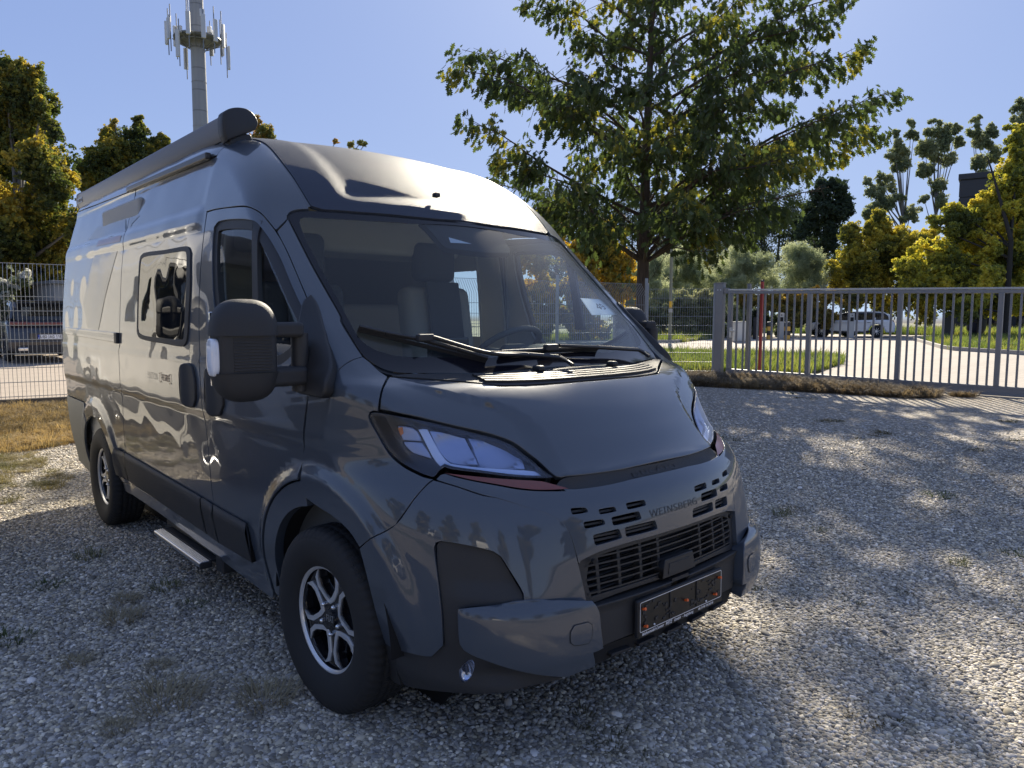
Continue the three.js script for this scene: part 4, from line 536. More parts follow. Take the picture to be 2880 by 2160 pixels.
const rough = (balls, seed, n = 5) => { const r = rng(seed), out = []; for (const [x, y, z, R] of balls) { out.push([x, y, z, R * .74]); for (let k = 0; k < n; k++) { const a = r() * 6.28, c = 2 * r() - 1, s = Math.sqrt(1 - c * c), q = R * (.6 + .5 * r()); out.push([x + q * s * Math.cos(a), y + q * c, z + q * s * Math.sin(a), R * (.22 + .24 * r())]); } } return out; };
function ballTree(name, label, cat, balls, o) {
  const bx = balls.reduce((s, b) => s + b[0], 0) / balls.length, bz = balls.reduce((s, b) => s + b[2], 0) / balls.length, x0 = o.at ? o.at[0] : bx, z0 = o.at ? o.at[1] : bz, y0 = G(x0, z0);
  const t = thing(name, label, cat, [x0, y0, z0], 0, o.group), loc = balls.map(([x, y, z, r]) => [x - x0, y - y0, z - z0, r]), top = Math.max(...loc.map((b) => b[1]));
  if (o.trunk !== 0) { const gs = [], th = o.fork ?? top * .45, R = o.trunk ?? .16; gs.push(limb([0, -.1, 0], [(o.lean ?? 0), th, 0], R, R * .7, 0, 10), limb([(o.lean ?? 0), th, 0], [(bx - x0) * .8, top * .85, (bz - z0) * .8], R * .7, R * .2, .2)); for (const b of loc) if (b[1] > 1) gs.push(limb([(o.lean ?? 0), Math.min(th, b[1] * .7), 0], b.slice(0, 3), R * .4, .02, -.05)); part(t, 'trunk', gs, o.bark ?? greyBark); }
  crown(t, rough(loc, o.seed, o.sub ?? 6), o.geo ?? CL.broad, o.mat ?? LM, { floor: .05, ...o }); return t;
}
// ---------------------------------------------------------------- tufts of grass
function tuftGeo(seed, n, h, spread, lean, w = .004) { const r = rng(seed), P = []; for (let k = 0; k < n; k++) { const a = r() * 6.28, d = Math.sqrt(r()) * spread, x = Math.cos(a) * d, z = Math.sin(a) * d, b = a + (r() - .5) * 2, L = h * (.45 + .75 * r()), q = lean * L * (.3 + r()), c = Math.cos(b), s = Math.sin(b), ww = w * (.7 + .6 * r()), px = -s * ww, pz = c * ww, m = [x + c * q * .35, L * .6, z + s * q * .35], e = [x + c * q, L * (.95 - .3 * lean * r()), z + s * q]; P.push(x - px, 0, z - pz, x + px, 0, z + pz, m[0] + px * .7, m[1], m[2] + pz * .7, x - px, 0, z - pz, m[0] + px * .7, m[1], m[2] + pz * .7, m[0] - px * .7, m[1], m[2] - pz * .7, m[0] - px * .7, m[1], m[2] - pz * .7, m[0] + px * .7, m[1], m[2] + pz * .7, ...e); } return soup(P); }
const TG = { dry: tuftGeo(21, 200, .062, .085, 1.5, .0016), mid: tuftGeo(22, 80, .075, .10, 1.1, .0025), lawn: tuftGeo(23, 26, .17, .12, .6, .006), wild: tuftGeo(24, 22, .34, .13, .6, .006), flatg: tuftGeo(25, 90, .034, .11, 1.8, .0026) };
const GM = leafMat([1, 1, 1], .5);
function grass(name, label, outline, n, geo, size, pal, seed, o = {}) {
  const r = rng(seed); let x0 = 1e9, x1 = -1e9, z0 = 1e9, z1 = -1e9; for (const [x, z] of outline) { x0 = Math.min(x0, x); x1 = Math.max(x1, x); z0 = Math.min(z0, z); z1 = Math.max(z1, z); }
  const inside = (x, z) => { let c = false; for (let i = 0, j = outline.length - 1; i < outline.length; j = i++) { const [a, b] = outline[i], [d, e] = outline[j]; if ((b > z) !== (e > z) && x < (d - a) * (z - b) / (e - b) + a) c = !c; } return c; };
  const L = []; for (let k = 0; k < n; k++) { const x = x0 + (x1 - x0) * r(), z = z0 + (z1 - z0) * r(); if (!inside(x, z)) continue; if (o.patchy && noise3.noise(x * o.patchy, 3, z * o.patchy) < (o.cut ?? 0)) continue; L.push([x, z]); }
  const m = new THREE.InstancedMesh(geo, GM, L.length); m.name = numbered(name); m.castShadow = m.receiveShadow = true; scene.add(m); tag(m, label, 'grass', null, 'stuff');
  L.forEach(([x, z], i) => { DUM.position.set(x, G(x, z) - .004, z); DUM.rotation.set((r() - .5) * .3, r() * 6.28, (r() - .5) * .3); const s = size * (.5 + r()); DUM.scale.set(s, s * (.6 + .7 * r()), s); DUM.updateMatrix(); m.setMatrixAt(i, DUM.matrix); const t = Math.min(1, Math.max(0, .5 + .8 * noise3.noise(x * .8, 1, z * .8) + (r() - .5) * .8)), k = Math.min(pal.length - 1.001, t * (pal.length - 1)), a = pal[Math.floor(k)], b = pal[Math.floor(k) + 1], f = k % 1; COL.setRGB(a[0] + (b[0] - a[0]) * f, a[1] + (b[1] - a[1]) * f, a[2] + (b[2] - a[2]) * f); m.setColorAt(i, COL); });
  return m;
}
// ---------------------------------------------------------------- fences, gate, cars, small street things
const galv = std([.30, .31, .32], .5, .4), gateGrey = std([.20, .20, .205], .48, .25), concrete = std([.34, .32, .29], .92);
function wireFence(name, label, A, B, h, o = {}) {
  const L = Math.hypot(B[0] - A[0], B[1] - A[1]), n = Math.max(1, Math.round(L / 2.5)), t = thing(name, label, 'fence', [A[0], 0, A[1]]), dx = (B[0] - A[0]) / L, dz = (B[1] - A[1]) / L, nx = -dz, nz = dx, base = o.plinth ?? .02;
  for (let k = 0; k <= n; k++) { const s = L * k / n, x = dx * s, z = dz * s, y = G(A[0] + x, A[1] + z); const p = part(t, 'post', box(.06, h + .12, .04, 0, (h + .12) / 2, 0, .004), o.post ?? galv); p.position.set(x + nx * .04, y, z + nz * .04); p.rotation.y = -Math.atan2(dz, dx); if (o.bent) part(p, 'post_cap', box(.062, .012, .042, 0, h + .125, 0, .003), M.black); }
  for (let k = 0; k < n; k++) {
    const P = [], bar4 = (a, b, r) => { const d = V3(...b).sub(V3(...a)).normalize(), s = Math.abs(d.y) > .5 ? V3(dx, 0, dz) : V3(0, 1, 0), u = d.clone().cross(s).normalize().multiplyScalar(r), w = s.clone().multiplyScalar(r), q = [[1, 1], [-1, 1], [-1, -1], [1, -1]].map(([i, j]) => u.clone().multiplyScalar(i).addScaledVector(w, j)); for (let i = 0; i < 4; i++) { const c = q[i], e = q[(i + 1) % 4]; P.push(a[0] + c.x, a[1] + c.y, a[2] + c.z, b[0] + c.x, b[1] + c.y, b[2] + c.z, b[0] + e.x, b[1] + e.y, b[2] + e.z, a[0] + c.x, a[1] + c.y, a[2] + c.z, b[0] + e.x, b[1] + e.y, b[2] + e.z, a[0] + e.x, a[1] + e.y, a[2] + e.z); } };
    const s0 = L * k / n, s1 = L * (k + 1) / n, at = (s, y, off = 0) => { const x = dx * s, z = dz * s; return [x + nx * off, G(A[0] + x, A[1] + z) + y, z + nz * off]; }, hb = o.bent ? h - .28 : h;
    for (let s = s0 + .02; s < s1; s += .05) { bar4(at(s, base), at(s, hb), .003); if (o.bent) bar4(at(s, hb), at(s, h, o.bent * .2), .003); }
    for (let y = base + .03; y <= hb + .001; y += .2) for (const e of [-.007, .007]) bar4(at(s0, y, e), at(s1, y, e), .0042); if (o.bent) bar4(at(s0, h, o.bent * .2), at(s1, h, o.bent * .2), .004);
    const m = part(t, 'wire_panel', soup(P), galv); m.userData.kind = 'stuff';
  }
  if (o.plinth) { const x = dx * L / 2, z = dz * L / 2; const p = part(t, 'plinth', box(L, o.plinth + .25, .10, 0, o.plinth / 2 - .13, 0, .012), o.plinthMat ?? concrete); p.position.set(x, G(A[0] + x, A[1] + z), z); p.rotation.y = -Math.atan2(dz, dx); }
  return t;
}
function slidingGate(A, B) { // A, B: lower edge at its ends [x, y, z]
  const t = thing('sliding_gate', 'long grey metal sliding gate with upright bars, closed across the drive', 'gate', [A[0], A[1], A[2]]), D = V3(B[0] - A[0], B[1] - A[1], B[2] - A[2]), L = Math.hypot(D.x, D.z), q = (s, y) => [D.x * s / L, D.y * s / L + y, D.z * s / L], E = L + 1.9;
  part(t, 'bottom_beam', beam(q(0, .115), q(E, .115), .10, .17, [0, 1, 0], .006), gateGrey); part(t, 'beam_groove', beam(q(0, .05), q(E, .05), .112, .035, [0, 1, 0], .004), gateGrey); part(t, 'beam_groove', beam(q(0, .165), q(E, .165), .108, .014, [0, 1, 0], .002), gateGrey);
  part(t, 'top_rail', beam(q(0, 1.84), q(E, 1.84), .07, .06, [0, 1, 0], .006), gateGrey); part(t, 'top_rail', beam(q(0, 1.895), q(E, 1.895), .055, .035, [0, 1, 0], .004), std([.42, .42, .42], .4, .5));
  const posts = [.05, 1.70, 3.34, 4.91, 6.5]; posts.forEach((s) => part(t, 'post', beam(q(s, .2), q(s, 1.81), .12, .08, [D.x, 0, D.z], .006), gateGrey));
  for (let k = 0; k + 1 < posts.length; k++) for (let j = 1; j <= 10; j++) { const s = posts[k] + (posts[k + 1] - posts[k]) * j / 11; part(t, 'bar', beam(q(s, .2), q(s, 1.81), .035, .035, [D.x, 0, D.z], .003), gateGrey); }
  part(t, 'latch', [box(.05, .22, .06, .12, .98, .07, .01), box(.10, .05, .05, .16, 1.02, .08, .012)], std([.5, .5, .5], .3, .8));
  return t;
}
function car(name, label, pos, turn, paint, o = {}) {
  const c = thing(name, label, 'car', pos, turn), S = (pts) => new THREE.Shape(pts.map((p) => new THREE.Vector2(...p))), H = o.h ?? 1, wb = 1.42, R = .345;
  const wheelArc = (cx) => arc(cx, R, R + .06, 170, 10, 8).map(([x, y]) => [x, y]);
  const low = S([[-2.32, .30], [-2.36, .55], [-2.33, .80], [-2.20, .98], [-1.9, 1.02], [0.6, .98], [1.25, .93], [1.9, .82], [2.25, .68], [2.34, .50], [2.30, .28], ...wheelArc(wb).reverse().map(([x, y]) => [x, y]), [.9, .24], [-.9, .24], ...wheelArc(-wb).reverse(), [-1.9, .28]].map(([x, y]) => [x, y > .9 ? y * H : y]));
  const ext = (s, w, bv, seg = 3) => new THREE.ExtrudeGeometry(s, { depth: w - 2 * bv, bevelEnabled: true, bevelSize: bv, bevelThickness: bv, bevelOffset: -bv, bevelSegments: seg, curveSegments: 8 }).translate(0, 0, -(w - 2 * bv) / 2);
  part(c, 'body', ext(low, 1.84, .09), paint);
  const rf = (o.estate === false ? [[-1.75, 1.0], [-1.35, 1.40], [-.9, 1.50], [.1, 1.50], [.55, 1.38], [1.22, .96]] : [[-2.18, 1.0], [-1.98, 1.30], [-1.80, 1.44], [-1.2, 1.50], [.0, 1.49], [.48, 1.38], [1.22, .95]]).map(([x, y]) => [x, y * H]);
  part(c, 'glasshouse', ext(S(rf), 1.56, .12), M.acryl);
  const top = rf.slice(1, -1), roof = S([...top, ...top.slice().reverse().map(([x, y]) => [x + (x > 0 ? -.06 : .04), y - .055])]); part(c, 'roof', ext(roof, 1.50, .02), paint);
  for (const s of [1, -1]) { const z = s * .745; const p0 = rf[rf.length - 1], p1 = rf[rf.length - 2], p2 = rf[0], p3 = rf[1]; part(c, 'pillar', beam([p0[0], p0[1], s * .80], [p1[0], p1[1] - .02, s * .70], .05, .06, [0, 1, 0], .01), paint); part(c, 'pillar', beam([p2[0] + .05, p2[1], s * .80], [p3[0] + .06, p3[1], s * .70], .06, .16, [0, 1, 0], .02), paint); part(c, 'pillar', beam([-.35, .98 * H, s * .79], [-.40, 1.46 * H, s * .715], .03, .06, [1, 0, 0], .01), M.gloss); part(c, 'pillar', beam([-1.28, .98 * H, s * .79], [-1.42, 1.44 * H, s * .715], .03, .09, [1, 0, 0], .01), paint);
    part(c, 'sill', box(2.1, .14, .03, 0, .31, s * .905, .01), M.black); part(c, 'headlight', box(.30, .09, .28, 2.10, .70, s * .68, .03), phys([.5, .52, .55], { roughness: .1 })); part(c, 'tail_light', o.strip ? box(.10, .10, .42, -2.30, .93 * H, s * .66, .03) : box(.30, .12, .10, -2.12, .93 * H, s * .82, .03), M.red); part(c, 'wing_mirror', box(.14, .11, .18, .72, 1.02 * H, s * .98, .04), o.mirror ?? paint); part(c, 'door_handle', box(.16, .025, .02, -.12, .84 * H, s * .925, .008), o.mirror ?? paint); part(c, 'door_handle', box(.16, .025, .02, -1.02, .86 * H, s * .925, .008), o.mirror ?? paint);
    part(c, 'door_gap', [-.36, -1.12, .78].map((x) => box(.008, .52, .006, x, .60, s * .921, .002)), M.deep);
    for (const x of [wb, -wb]) { const w = new THREE.Group(); w.name = 'wheel'; w.position.set(x, R, s * .82); w.rotation.y = s > 0 ? 0 : Math.PI; c.add(w); part(w, 'tyre', new THREE.TorusGeometry(R - .085, .085, 12, 40).scale(1, 1, 1.25), M.rubber); part(w, 'rim', [new THREE.TorusGeometry(.225, .016, 8, 40).translate(0, 0, .07), new THREE.CylinderGeometry(.06, .06, .03, 20).rotateX(Math.PI / 2).translate(0, 0, .06), ...[...Array(10).keys()].map((k) => box(.022, .18, .025, 0, .135, .06, .005).rotateZ(k * Math.PI / 5 + .07 * (k % 2)))], o.rim ?? std([.75, .75, .76], .35, .6)); part(w, 'wheel_back', new THREE.CylinderGeometry(.24, .24, .04, 30).rotateX(Math.PI / 2).translate(0, 0, .02), M.deep); } }
  part(c, 'rear_screen', box(.02, .32, 1.15, -2.10, 1.18 * H, 0, .006).applyMatrix4(new THREE.Matrix4()), M.acryl);
  if (o.strip) { part(c, 'tail_light_strip', box(.06, .07, 1.5, -2.335, .93 * H, 0, .02), M.red, 'red light strip across the tail'); part(c, 'rear_diffuser', box(.12, .22, 1.5, -2.30, .36, 0, .04), M.grain); for (const s of [1, -1]) part(c, 'exhaust_tip', box(.08, .09, .22, -2.36, .36, s * .60, .02), M.chrome); part(c, 'roof_spoiler', box(.32, .03, 1.25, -1.98, 1.47 * H, 0, .012), paint); }
  if (o.plate) { const cv = document.createElement('canvas'); cv.width = 520; cv.height = 110; const g = cv.getContext('2d'); g.fillStyle = '#eceef0'; g.fillRect(0, 0, 520, 110); g.fillStyle = '#1d3f9a'; g.fillRect(0, 0, 46, 110); g.fillStyle = '#fff'; g.font = 'bold 30px sans-serif'; g.fillText('D', 12, 96); g.fillStyle = '#111'; g.font = 'bold 92px sans-serif'; g.save(); g.scale(.86, 1); g.fillText('LEO', 64, 88); g.fillText('AG 11E', 290, 88); g.restore(); g.beginPath(); g.arc(236, 40, 13, 0, 7); g.arc(236, 76, 11, 0, 7); g.fillStyle = '#8a9aa8'; g.fill(); g.strokeStyle = '#111'; g.lineWidth = 4; g.strokeRect(2, 2, 516, 106); const t = new THREE.CanvasTexture(cv); t.colorSpace = THREE.SRGBColorSpace; part(c, 'number_plate', new THREE.PlaneGeometry(.56, .12).rotateY(-Math.PI / 2).translate(-2.395, .68, 0), std([1, 1, 1], .4, 0, { map: t })); part(c, 'plate_recess', box(.03, .2, .9, -2.37, .68, 0, .01), paint); }
  if (o.emblem) part(c, 'side_vent', box(.20, .10, .012, .98, .68, .922, .02), M.gloss);
  return c;
}
// ---------------------------------------------------------------- the vans
const van = buildVan(); van.name = 'camper_van'; scene.add(van); tag(van, 'dark grey high-roofed camper van with a black side awning, parked on the gravel', 'camper van');
topMesh('number_card', (() => { const a = [-.085, 1.655, -.575], b = [-.185, 1.655, -.845], c = [-.075, 1.57, -.865], d = [.035, 1.565, -.535]; const g = new THREE.BufferGeometry(); const k = (p) => [p[0] - .02, p[1] - .02, p[2]]; const V = [a, b, c, d].map(k), W = V.map((p) => [p[0] - .001, p[1] - .001, p[2]]); g.setAttribute('position', new THREE.Float32BufferAttribute([...V, ...W].flat(), 3)); g.setAttribute('uv', new THREE.Float32BufferAttribute([0, 1, 1, 1, 1, 0, 0, 0, 0, 1, 1, 1, 1, 0, 0, 0], 2)); g.setIndex([0, 1, 2, 0, 2, 3, 4, 6, 5, 4, 7, 6, 0, 4, 5, 0, 5, 1, 3, 2, 6, 3, 6, 7]); g.computeVertexNormals(); return g; })(),
  (() => { const cv = document.createElement('canvas'); cv.width = 256; cv.height = 180; const g = cv.getContext('2d'); g.fillStyle = '#eef0f2'; g.fillRect(0, 0, 256, 180); g.strokeStyle = '#cfd4d8'; g.lineWidth = 5; g.strokeRect(6, 6, 244, 168); g.fillStyle = '#55585e'; g.font = 'bold 92px sans-serif'; g.fillText('49', 96, 122); const t = new THREE.CanvasTexture(cv); t.colorSpace = THREE.SRGBColorSpace; return std([1, 1, 1], .7, 0, { map: t }); })(), 'white card printed 49 behind the lower corner of the windscreen', 'card');
{ // a white van of the same make beside it, just outside the picture: it shows in the grey van's shining flank
  const w = van.clone(); w.name = 'white_van'; w.position.set(-3.8, 0, 2.92); w.scale.set(1.04, 1.13, 1.04); const white = phys([.72, .71, .68], { roughness: .35, clearcoat: 1, clearcoatRoughness: .03 }); w.traverse((m) => { if (m.material === M.paint) m.material = white; if (m.material === M.decalGrey) m.material = white; }); scene.add(w); tag(w, 'white high-roofed van parked beside the grey camper van, seen mirrored in its flank', 'van');
  for (const n of ['awning', 'light_bar']) { const q = w.getObjectByName(n); if (q) q.parent.remove(q); }
  const w2 = w.clone(); w2.name = 'white_van_001'; w2.position.set(4, .3, 26); w2.rotation.y = 2.2; scene.add(w2); tag(w2, 'white van far across the lot, mirrored small in the grey bumper', 'van');
  const w3 = w.clone(); w3.name = 'white_van_002'; w3.position.set(19, .3, 17); w3.rotation.y = .6; scene.add(w3); tag(w3, 'white van in front of the far trees, mirrored small beside the bumper insert', 'van');
}
// ---------------------------------------------------------------- ground sheets
const pebbleTex = (() => { // rounded stones: nearest and second nearest of scattered points
  const N = 1024, C = 46, r = rng(77), pts = []; for (let j = 0; j < C; j++) for (let i = 0; i < C; i++) pts.push([(i + .15 + .7 * r()) / C, (j + .15 + .7 * r()) / C, r(), r()]);
  const col = new Uint8Array(N * N * 4), hgt = new Uint8Array(N * N * 4);
  for (let y = 0; y < N; y++) for (let x = 0; x < N; x++) { const u = x / N, v = y / N, ci = Math.floor(u * C), cj = Math.floor(v * C); let d1 = 9, d2 = 9, b = null; for (let j = -1; j <= 1; j++) for (let i = -1; i <= 1; i++) { const p = pts[((cj + j + C) % C) * C + (ci + i + C) % C]; let du = Math.abs(p[0] - u), dv = Math.abs(p[1] - v); if (du > .5) du = 1 - du; if (dv > .5) dv = 1 - dv; const d = Math.hypot(du, dv) * C; if (d < d1) { d2 = d1; d1 = d; b = p; } else if (d < d2) d2 = d; }
    const e = Math.min(1, (d2 - d1) * 2.2), h = Math.sqrt(Math.min(1, e)), t = b[2], w = t > .93 ? .86 : .50 + .28 * t * t + .05 * (b[3] - .5), k = .6 + .4 * Math.min(1, e * 3), o = (y * N + x) * 4; const warm = (b[3] - .5) * .08; col[o] = 255 * Math.min(1, (w + warm + .03) * k); col[o + 1] = 255 * Math.min(1, (w + warm * .5 + .005) * k); col[o + 2] = 255 * Math.min(1, (w - warm * .4 - .03) * k); col[o + 3] = 255; hgt[o] = hgt[o + 1] = hgt[o + 2] = 255 * h * (.5 + .5 * b[3]); hgt[o + 3] = 255; }
  return [col, hgt].map((d, i) => { const t = new THREE.DataTexture(d, N, N); if (!i) t.colorSpace = THREE.SRGBColorSpace; t.wrapS = t.wrapT = THREE.RepeatWrapping; t.magFilter = THREE.LinearFilter; t.minFilter = THREE.LinearMipmapLinearFilter; t.needsUpdate = true; return t; }); })();
const gravelMat = new THREE.MeshStandardMaterial({ map: pebbleTex[0], bumpMap: pebbleTex[1], bumpScale: .012, roughness: .9, vertexColors: true });
const lot = [[9, -13.6], [2, -12.95], [-.9, -12.55], [-6.3, -11.75], [-7.6, -10.85], [-8.6, -4.5], [-9.75, .84], [-10.2, 3], [-12, 12], [-12, 30], [30, 30], [30, -13]];
topMesh('gravel_ground', patch(lot, 0, .35, 1.15, (x, z) => { const n = noise3.noise(x * .45, 0, z * .45), m = noise3.noise(x * 1.7, 5, z * 1.7), straw = sst(-x, 6.5, 8.2) * (1 - sst(z, 6, 9)) + sst(-z, 9.6, 11.5) * sst(-x, 0, 3) * .8, k = .93 + .14 * n + .08 * m; return [k * (1 + .10 * straw), k * (.97 - .05 * straw), k * (.92 - .30 * straw)]; }), gravelMat, 'grey gravel lot', null, null, 'structure');
const asphaltTex = dataTex(512, 512, (u, v, i, j) => { const s = Math.abs(Math.sin(i * 12.9898 + j * 78.233) * 43758.5453) % 1, n = tnoise(u, v, 2.5, 9); const k = .58 + .13 * (s - .5) + .07 * n; return [k * 1.02, k * .97, k * .92]; }, true);
const asphalt = new THREE.MeshStandardMaterial({ map: asphaltTex, bumpMap: asphaltTex, bumpScale: .006, roughness: .92 });
topMesh('terrain', patch([[-170, -170], [120, -170], [120, 110], [-170, 110]], -.06, 5, 4), std([.085, .088, .045], .95), 'rough ground beyond the fences', null, null, 'structure');
topMesh('road', patch([[40, -14.5], [2, -13.0], [-.9, -12.6], [-4.6, -12.1], [-6.2, -17.6], [-6.9, -19.4], [-11.6, -18], [-16, -13.5], [-26, 2], [-28, 30], [-13.5, 30], [-10.35, 3], [-9.9, .84], [-14.5, .5], [-17, -3], [-20, -20], [-17.2, -25.8], [-21.3, -37.5], [-26, -45], [-14, -50], [-8, -38.5], [-11.2, -37.0], [-7.2, -28.4], [-6.4, -27.2], [-4, -26.3], [40, -22]], -.012, 1.5, 1.3), asphalt, 'pale asphalt road beyond the gate', null, null, 'structure');
topMesh('pavement', patch([[-9.9, .84], [-10.35, 3], [-13.5, 30], [-28, 30], [-26, 2], [-24, -4], [-16, -6], [-8.75, -4.5]], -.006, 1.5, 1.1), new THREE.MeshStandardMaterial({ map: asphaltTex, roughness: .92, color: new THREE.Color(1.0, .93, .84) }), 'warm grey paved yard behind the side fence', null, null, 'structure');
const kerb = (name, label, pts) => { const gs = []; for (let i = 0; i + 1 < pts.length; i++) { const [a, b] = [pts[i], pts[i + 1]]; gs.push(beam([a[0], G(...a) + .05, a[1]], [b[0], G(...b) + .05, b[1]], .12, .16, [0, 1, 0], .015)); } return topMesh(name, gs, concrete, label, 'kerb'); };
kerb('kerb', 'concrete kerb along the grass island beside the road', [[-11.2, -37.0], [-7.2, -28.4], [-6.4, -27.2], [-4, -26.3], [6, -25.2]]);
kerb('kerb', 'concrete kerb between the road and the far grass verge under the lamp post', [[-20, -20.6], [-17.2, -25.4], [-21.0, -36.9]]);
// stones near the camera, one by one
{ const protos = [1, 2, 3, 4].map((s) => { const g = mergeVertices(new THREE.IcosahedronGeometry(1, 1).deleteAttribute('uv').deleteAttribute('normal')), p = g.attributes.position; for (let i = 0; i < p.count; i++) { const k = 1 + .24 * noise3.noise(p.getX(i) * 1.1 + s * 9, p.getY(i) * 1.1, p.getZ(i) * 1.1); p.setXYZ(i, p.getX(i) * k, p.getY(i) * k * .62, p.getZ(i) * k * (.72 + .06 * s)); } g.computeVertexNormals(); return g; });
  const mat = std([1, 1, 1], .8), r = rng(41), P = [[], [], [], []]; const sx = Math.sin(.84), cx = Math.cos(.84);
  for (let k = 0; k < 520000; k++) { const d = .75 + 10.5 * Math.pow(r(), 1.55), a = (r() - .5) * 1.36, ca = Math.cos(a), sa = Math.sin(a); const dx = -sx * ca + cx * sa, dz = -cx * ca - sx * sa, x = 2.53 + dx * d, z = 2.268 + dz * d; if (x < .75 && x > -4.3 && Math.abs(z) < .80 ) { if (r() > .3) continue; } if (d > 1.2 && r() < sst(d, 6.5, 11.2)) continue; P[(r() * 4) | 0].push([x, z, d]); }
  const g0 = thing('gravel_stones', 'loose grey and white pebbles lying all over the near gravel', 'gravel'); g0.userData.kind = 'stuff';
  P.forEach((l, q) => { const m = new THREE.InstancedMesh(protos[q], mat, l.length); m.name = 'pebbles'; m.userData.kind = 'stuff'; m.castShadow = m.receiveShadow = true;
    l.forEach(([x, z, d], i) => { let s = .0066 + .0062 * Math.pow(r(), 2.2); if (r() < .004) s *= 1.9; DUM.position.set(x, G(x, z) + s * .16, z); DUM.rotation.set((r() - .5) * .9, r() * 6.28, (r() - .5) * .9); DUM.scale.set(s * (1 + .4 * r()), s, s); DUM.updateMatrix(); m.setMatrixAt(i, DUM.matrix); const t = r(), w = t > .94 ? .66 + .2 * r() : .17 + .40 * Math.pow(r(), 1.5), wm = (r() - .5) * .16; COL.setRGB(w * (1.08 + wm), w * (.97 + wm * .4), w * (.80 - wm)); m.setColorAt(i, COL); }); g0.add(m); }); }
// ---------------------------------------------------------------- grass
const DRY = [[.16, .12, .05], [.30, .22, .09], [.42, .30, .12]], GREEN = [[.10, .15, .03], [.20, .26, .045], [.34, .33, .06]], MIX = [[.09, .10, .03], [.18, .16, .06], [.26, .21, .09]];
grass('grass_verge', 'bright green grass strip between the wire fence and the road', [[-6.5, -12.2], [-8, -11.3], [-16.5, -13.6], [-11.8, -18], [-7.0, -19.3], [-6.2, -17.3], [-5.2, -13.2]], 9000, TG.lawn, 1.25, GREEN, 3);
grass('grass_verge', 'sunlit grass on the far side of the road behind the lamp post', [[-20.5, -20.5], [-17.3, -26], [-21.3, -37.4], [-26, -46], [-30, -46], [-26, -30], [-24, -20]], 9000, TG.lawn, 1.6, GREEN, 4);
grass('grass_verge', 'grass island with trees to the right of the road', [[-11, -37.5], [-6.5, -27.4], [-4, -26.6], [10, -25.6], [10, -47], [-8, -46]], 9000, TG.lawn, 1.5, GREEN, 5);
grass('grass_verge', 'long grass behind the white car', [[-26, -46.5], [-10, -50.5], [-6, -47], [-4, -60], [-30, -60]], 6000, TG.lawn, 2.2, GREEN, 6);
grass('weeds', 'brown dried weeds along the foot of the gate and fence', [[-1.5, -12.0], [-5.9, -11.4], [-7.4, -10.5], [-8.0, -7.4], [-6.2, -8.6], [-4.2, -9.8], [-2.2, -10.8]], 5200, TG.dry, 1.7, [[.08, .06, .035], [.16, .115, .06], [.28, .21, .11]], 7, { patchy: 1.3, cut: -.22 });
grass('weeds', 'straw-yellow dry grass along the side fence', [[-9.4, -2], [-9.6, .8], [-10.2, 4], [-8.2, 4.5], [-6.4, 2.6], [-6.9, -1]], 5200, TG.mid, .95, DRY, 8);
grass('weeds', 'sparse dry grass between stones behind the rear wheel', [[-7, -1.2], [-8, 4], [-5.2, 3.4], [-4.6, 1.4]], 900, TG.dry, .8, MIX, 9, { patchy: 1.1, cut: .05 });
grass('weeds', 'small low weeds scattered over the gravel', [[6, -11], [-5, -9.5], [-6.2, -4], [-4.8, 2], [-2, 2.4], [3, -1], [7, -4]], 5200, TG.flatg, .8, [[.05, .06, .025], [.10, .095, .04], [.15, .12, .055]], 10, { patchy: 1.6, cut: .42 });
{ const spots = [['broad dry grass tuft in the near gravel before the front wheel', -.456, 1.437, 1.5, 'dry'], ['straggly dry tuft beside the front tyre', -.20, 1.14, 1.3, 'dry'], ['flat dry tuft below the aluminium step, the larger of two', -1.449, 1.361, 1.1, 'dry'], ['small brown tuft behind the larger one below the step', -1.70, 1.274, .8, 'dry'], ['low olive weed close under the entry step', -1.742, 1.053, .8, 'mid'], ['thin dry weed under the sill beside the step', -1.40, 1.02, .7, 'flatg'], ['green weed patch between the step and the rear wheel', -2.631, 1.247, .9, 'mid'], ['green weed patch near the left border of the picture', -2.236, 1.537, .9, 'flatg'], ['dark green weed at the left border, nearest of the green ones', -1.548, 1.813, 1.0, 'flatg'], ['small olive weed left of the broad tuft', -.785, 1.375, .6, 'dry'], ['pale little tuft left of the small olive weed', -1.064, 1.634, .7, 'dry'], ['thin dry tuft at the lower left, nearest to the camera', -.369, 1.637, .7, 'dry'], ['green weed in the gravel to the right of the bumper, first from the van', -.204, -3.011, .8, 'mid'], ['low green weed on the right gravel, second from the van', .159, -2.844, .6, 'flatg'], ['bright green weed far right on the near gravel', 1.101, -2.772, .7, 'mid'], ['dark low weed at the right border of the gravel', 1.264, -3.264, .8, 'flatg'], ['wide olive weed patch in mid gravel towards the gate', .429, -4.474, 1.2, 'flatg']];
  const pal = { dry: [.36, .31, .20], mid: [.13, .14, .06], flatg: [.09, .115, .045] };
  for (const [l, x, z, s, k] of spots) { const m = topMesh('grass_tuft', TG[k].clone().scale(s, s, s).translate(x, G(x, z) + .004, z), leafMat(pal[k], .25), l, 'grass tuft', 'grass tufts in the gravel'); m.userData.group = 'grass tufts in the gravel'; } }
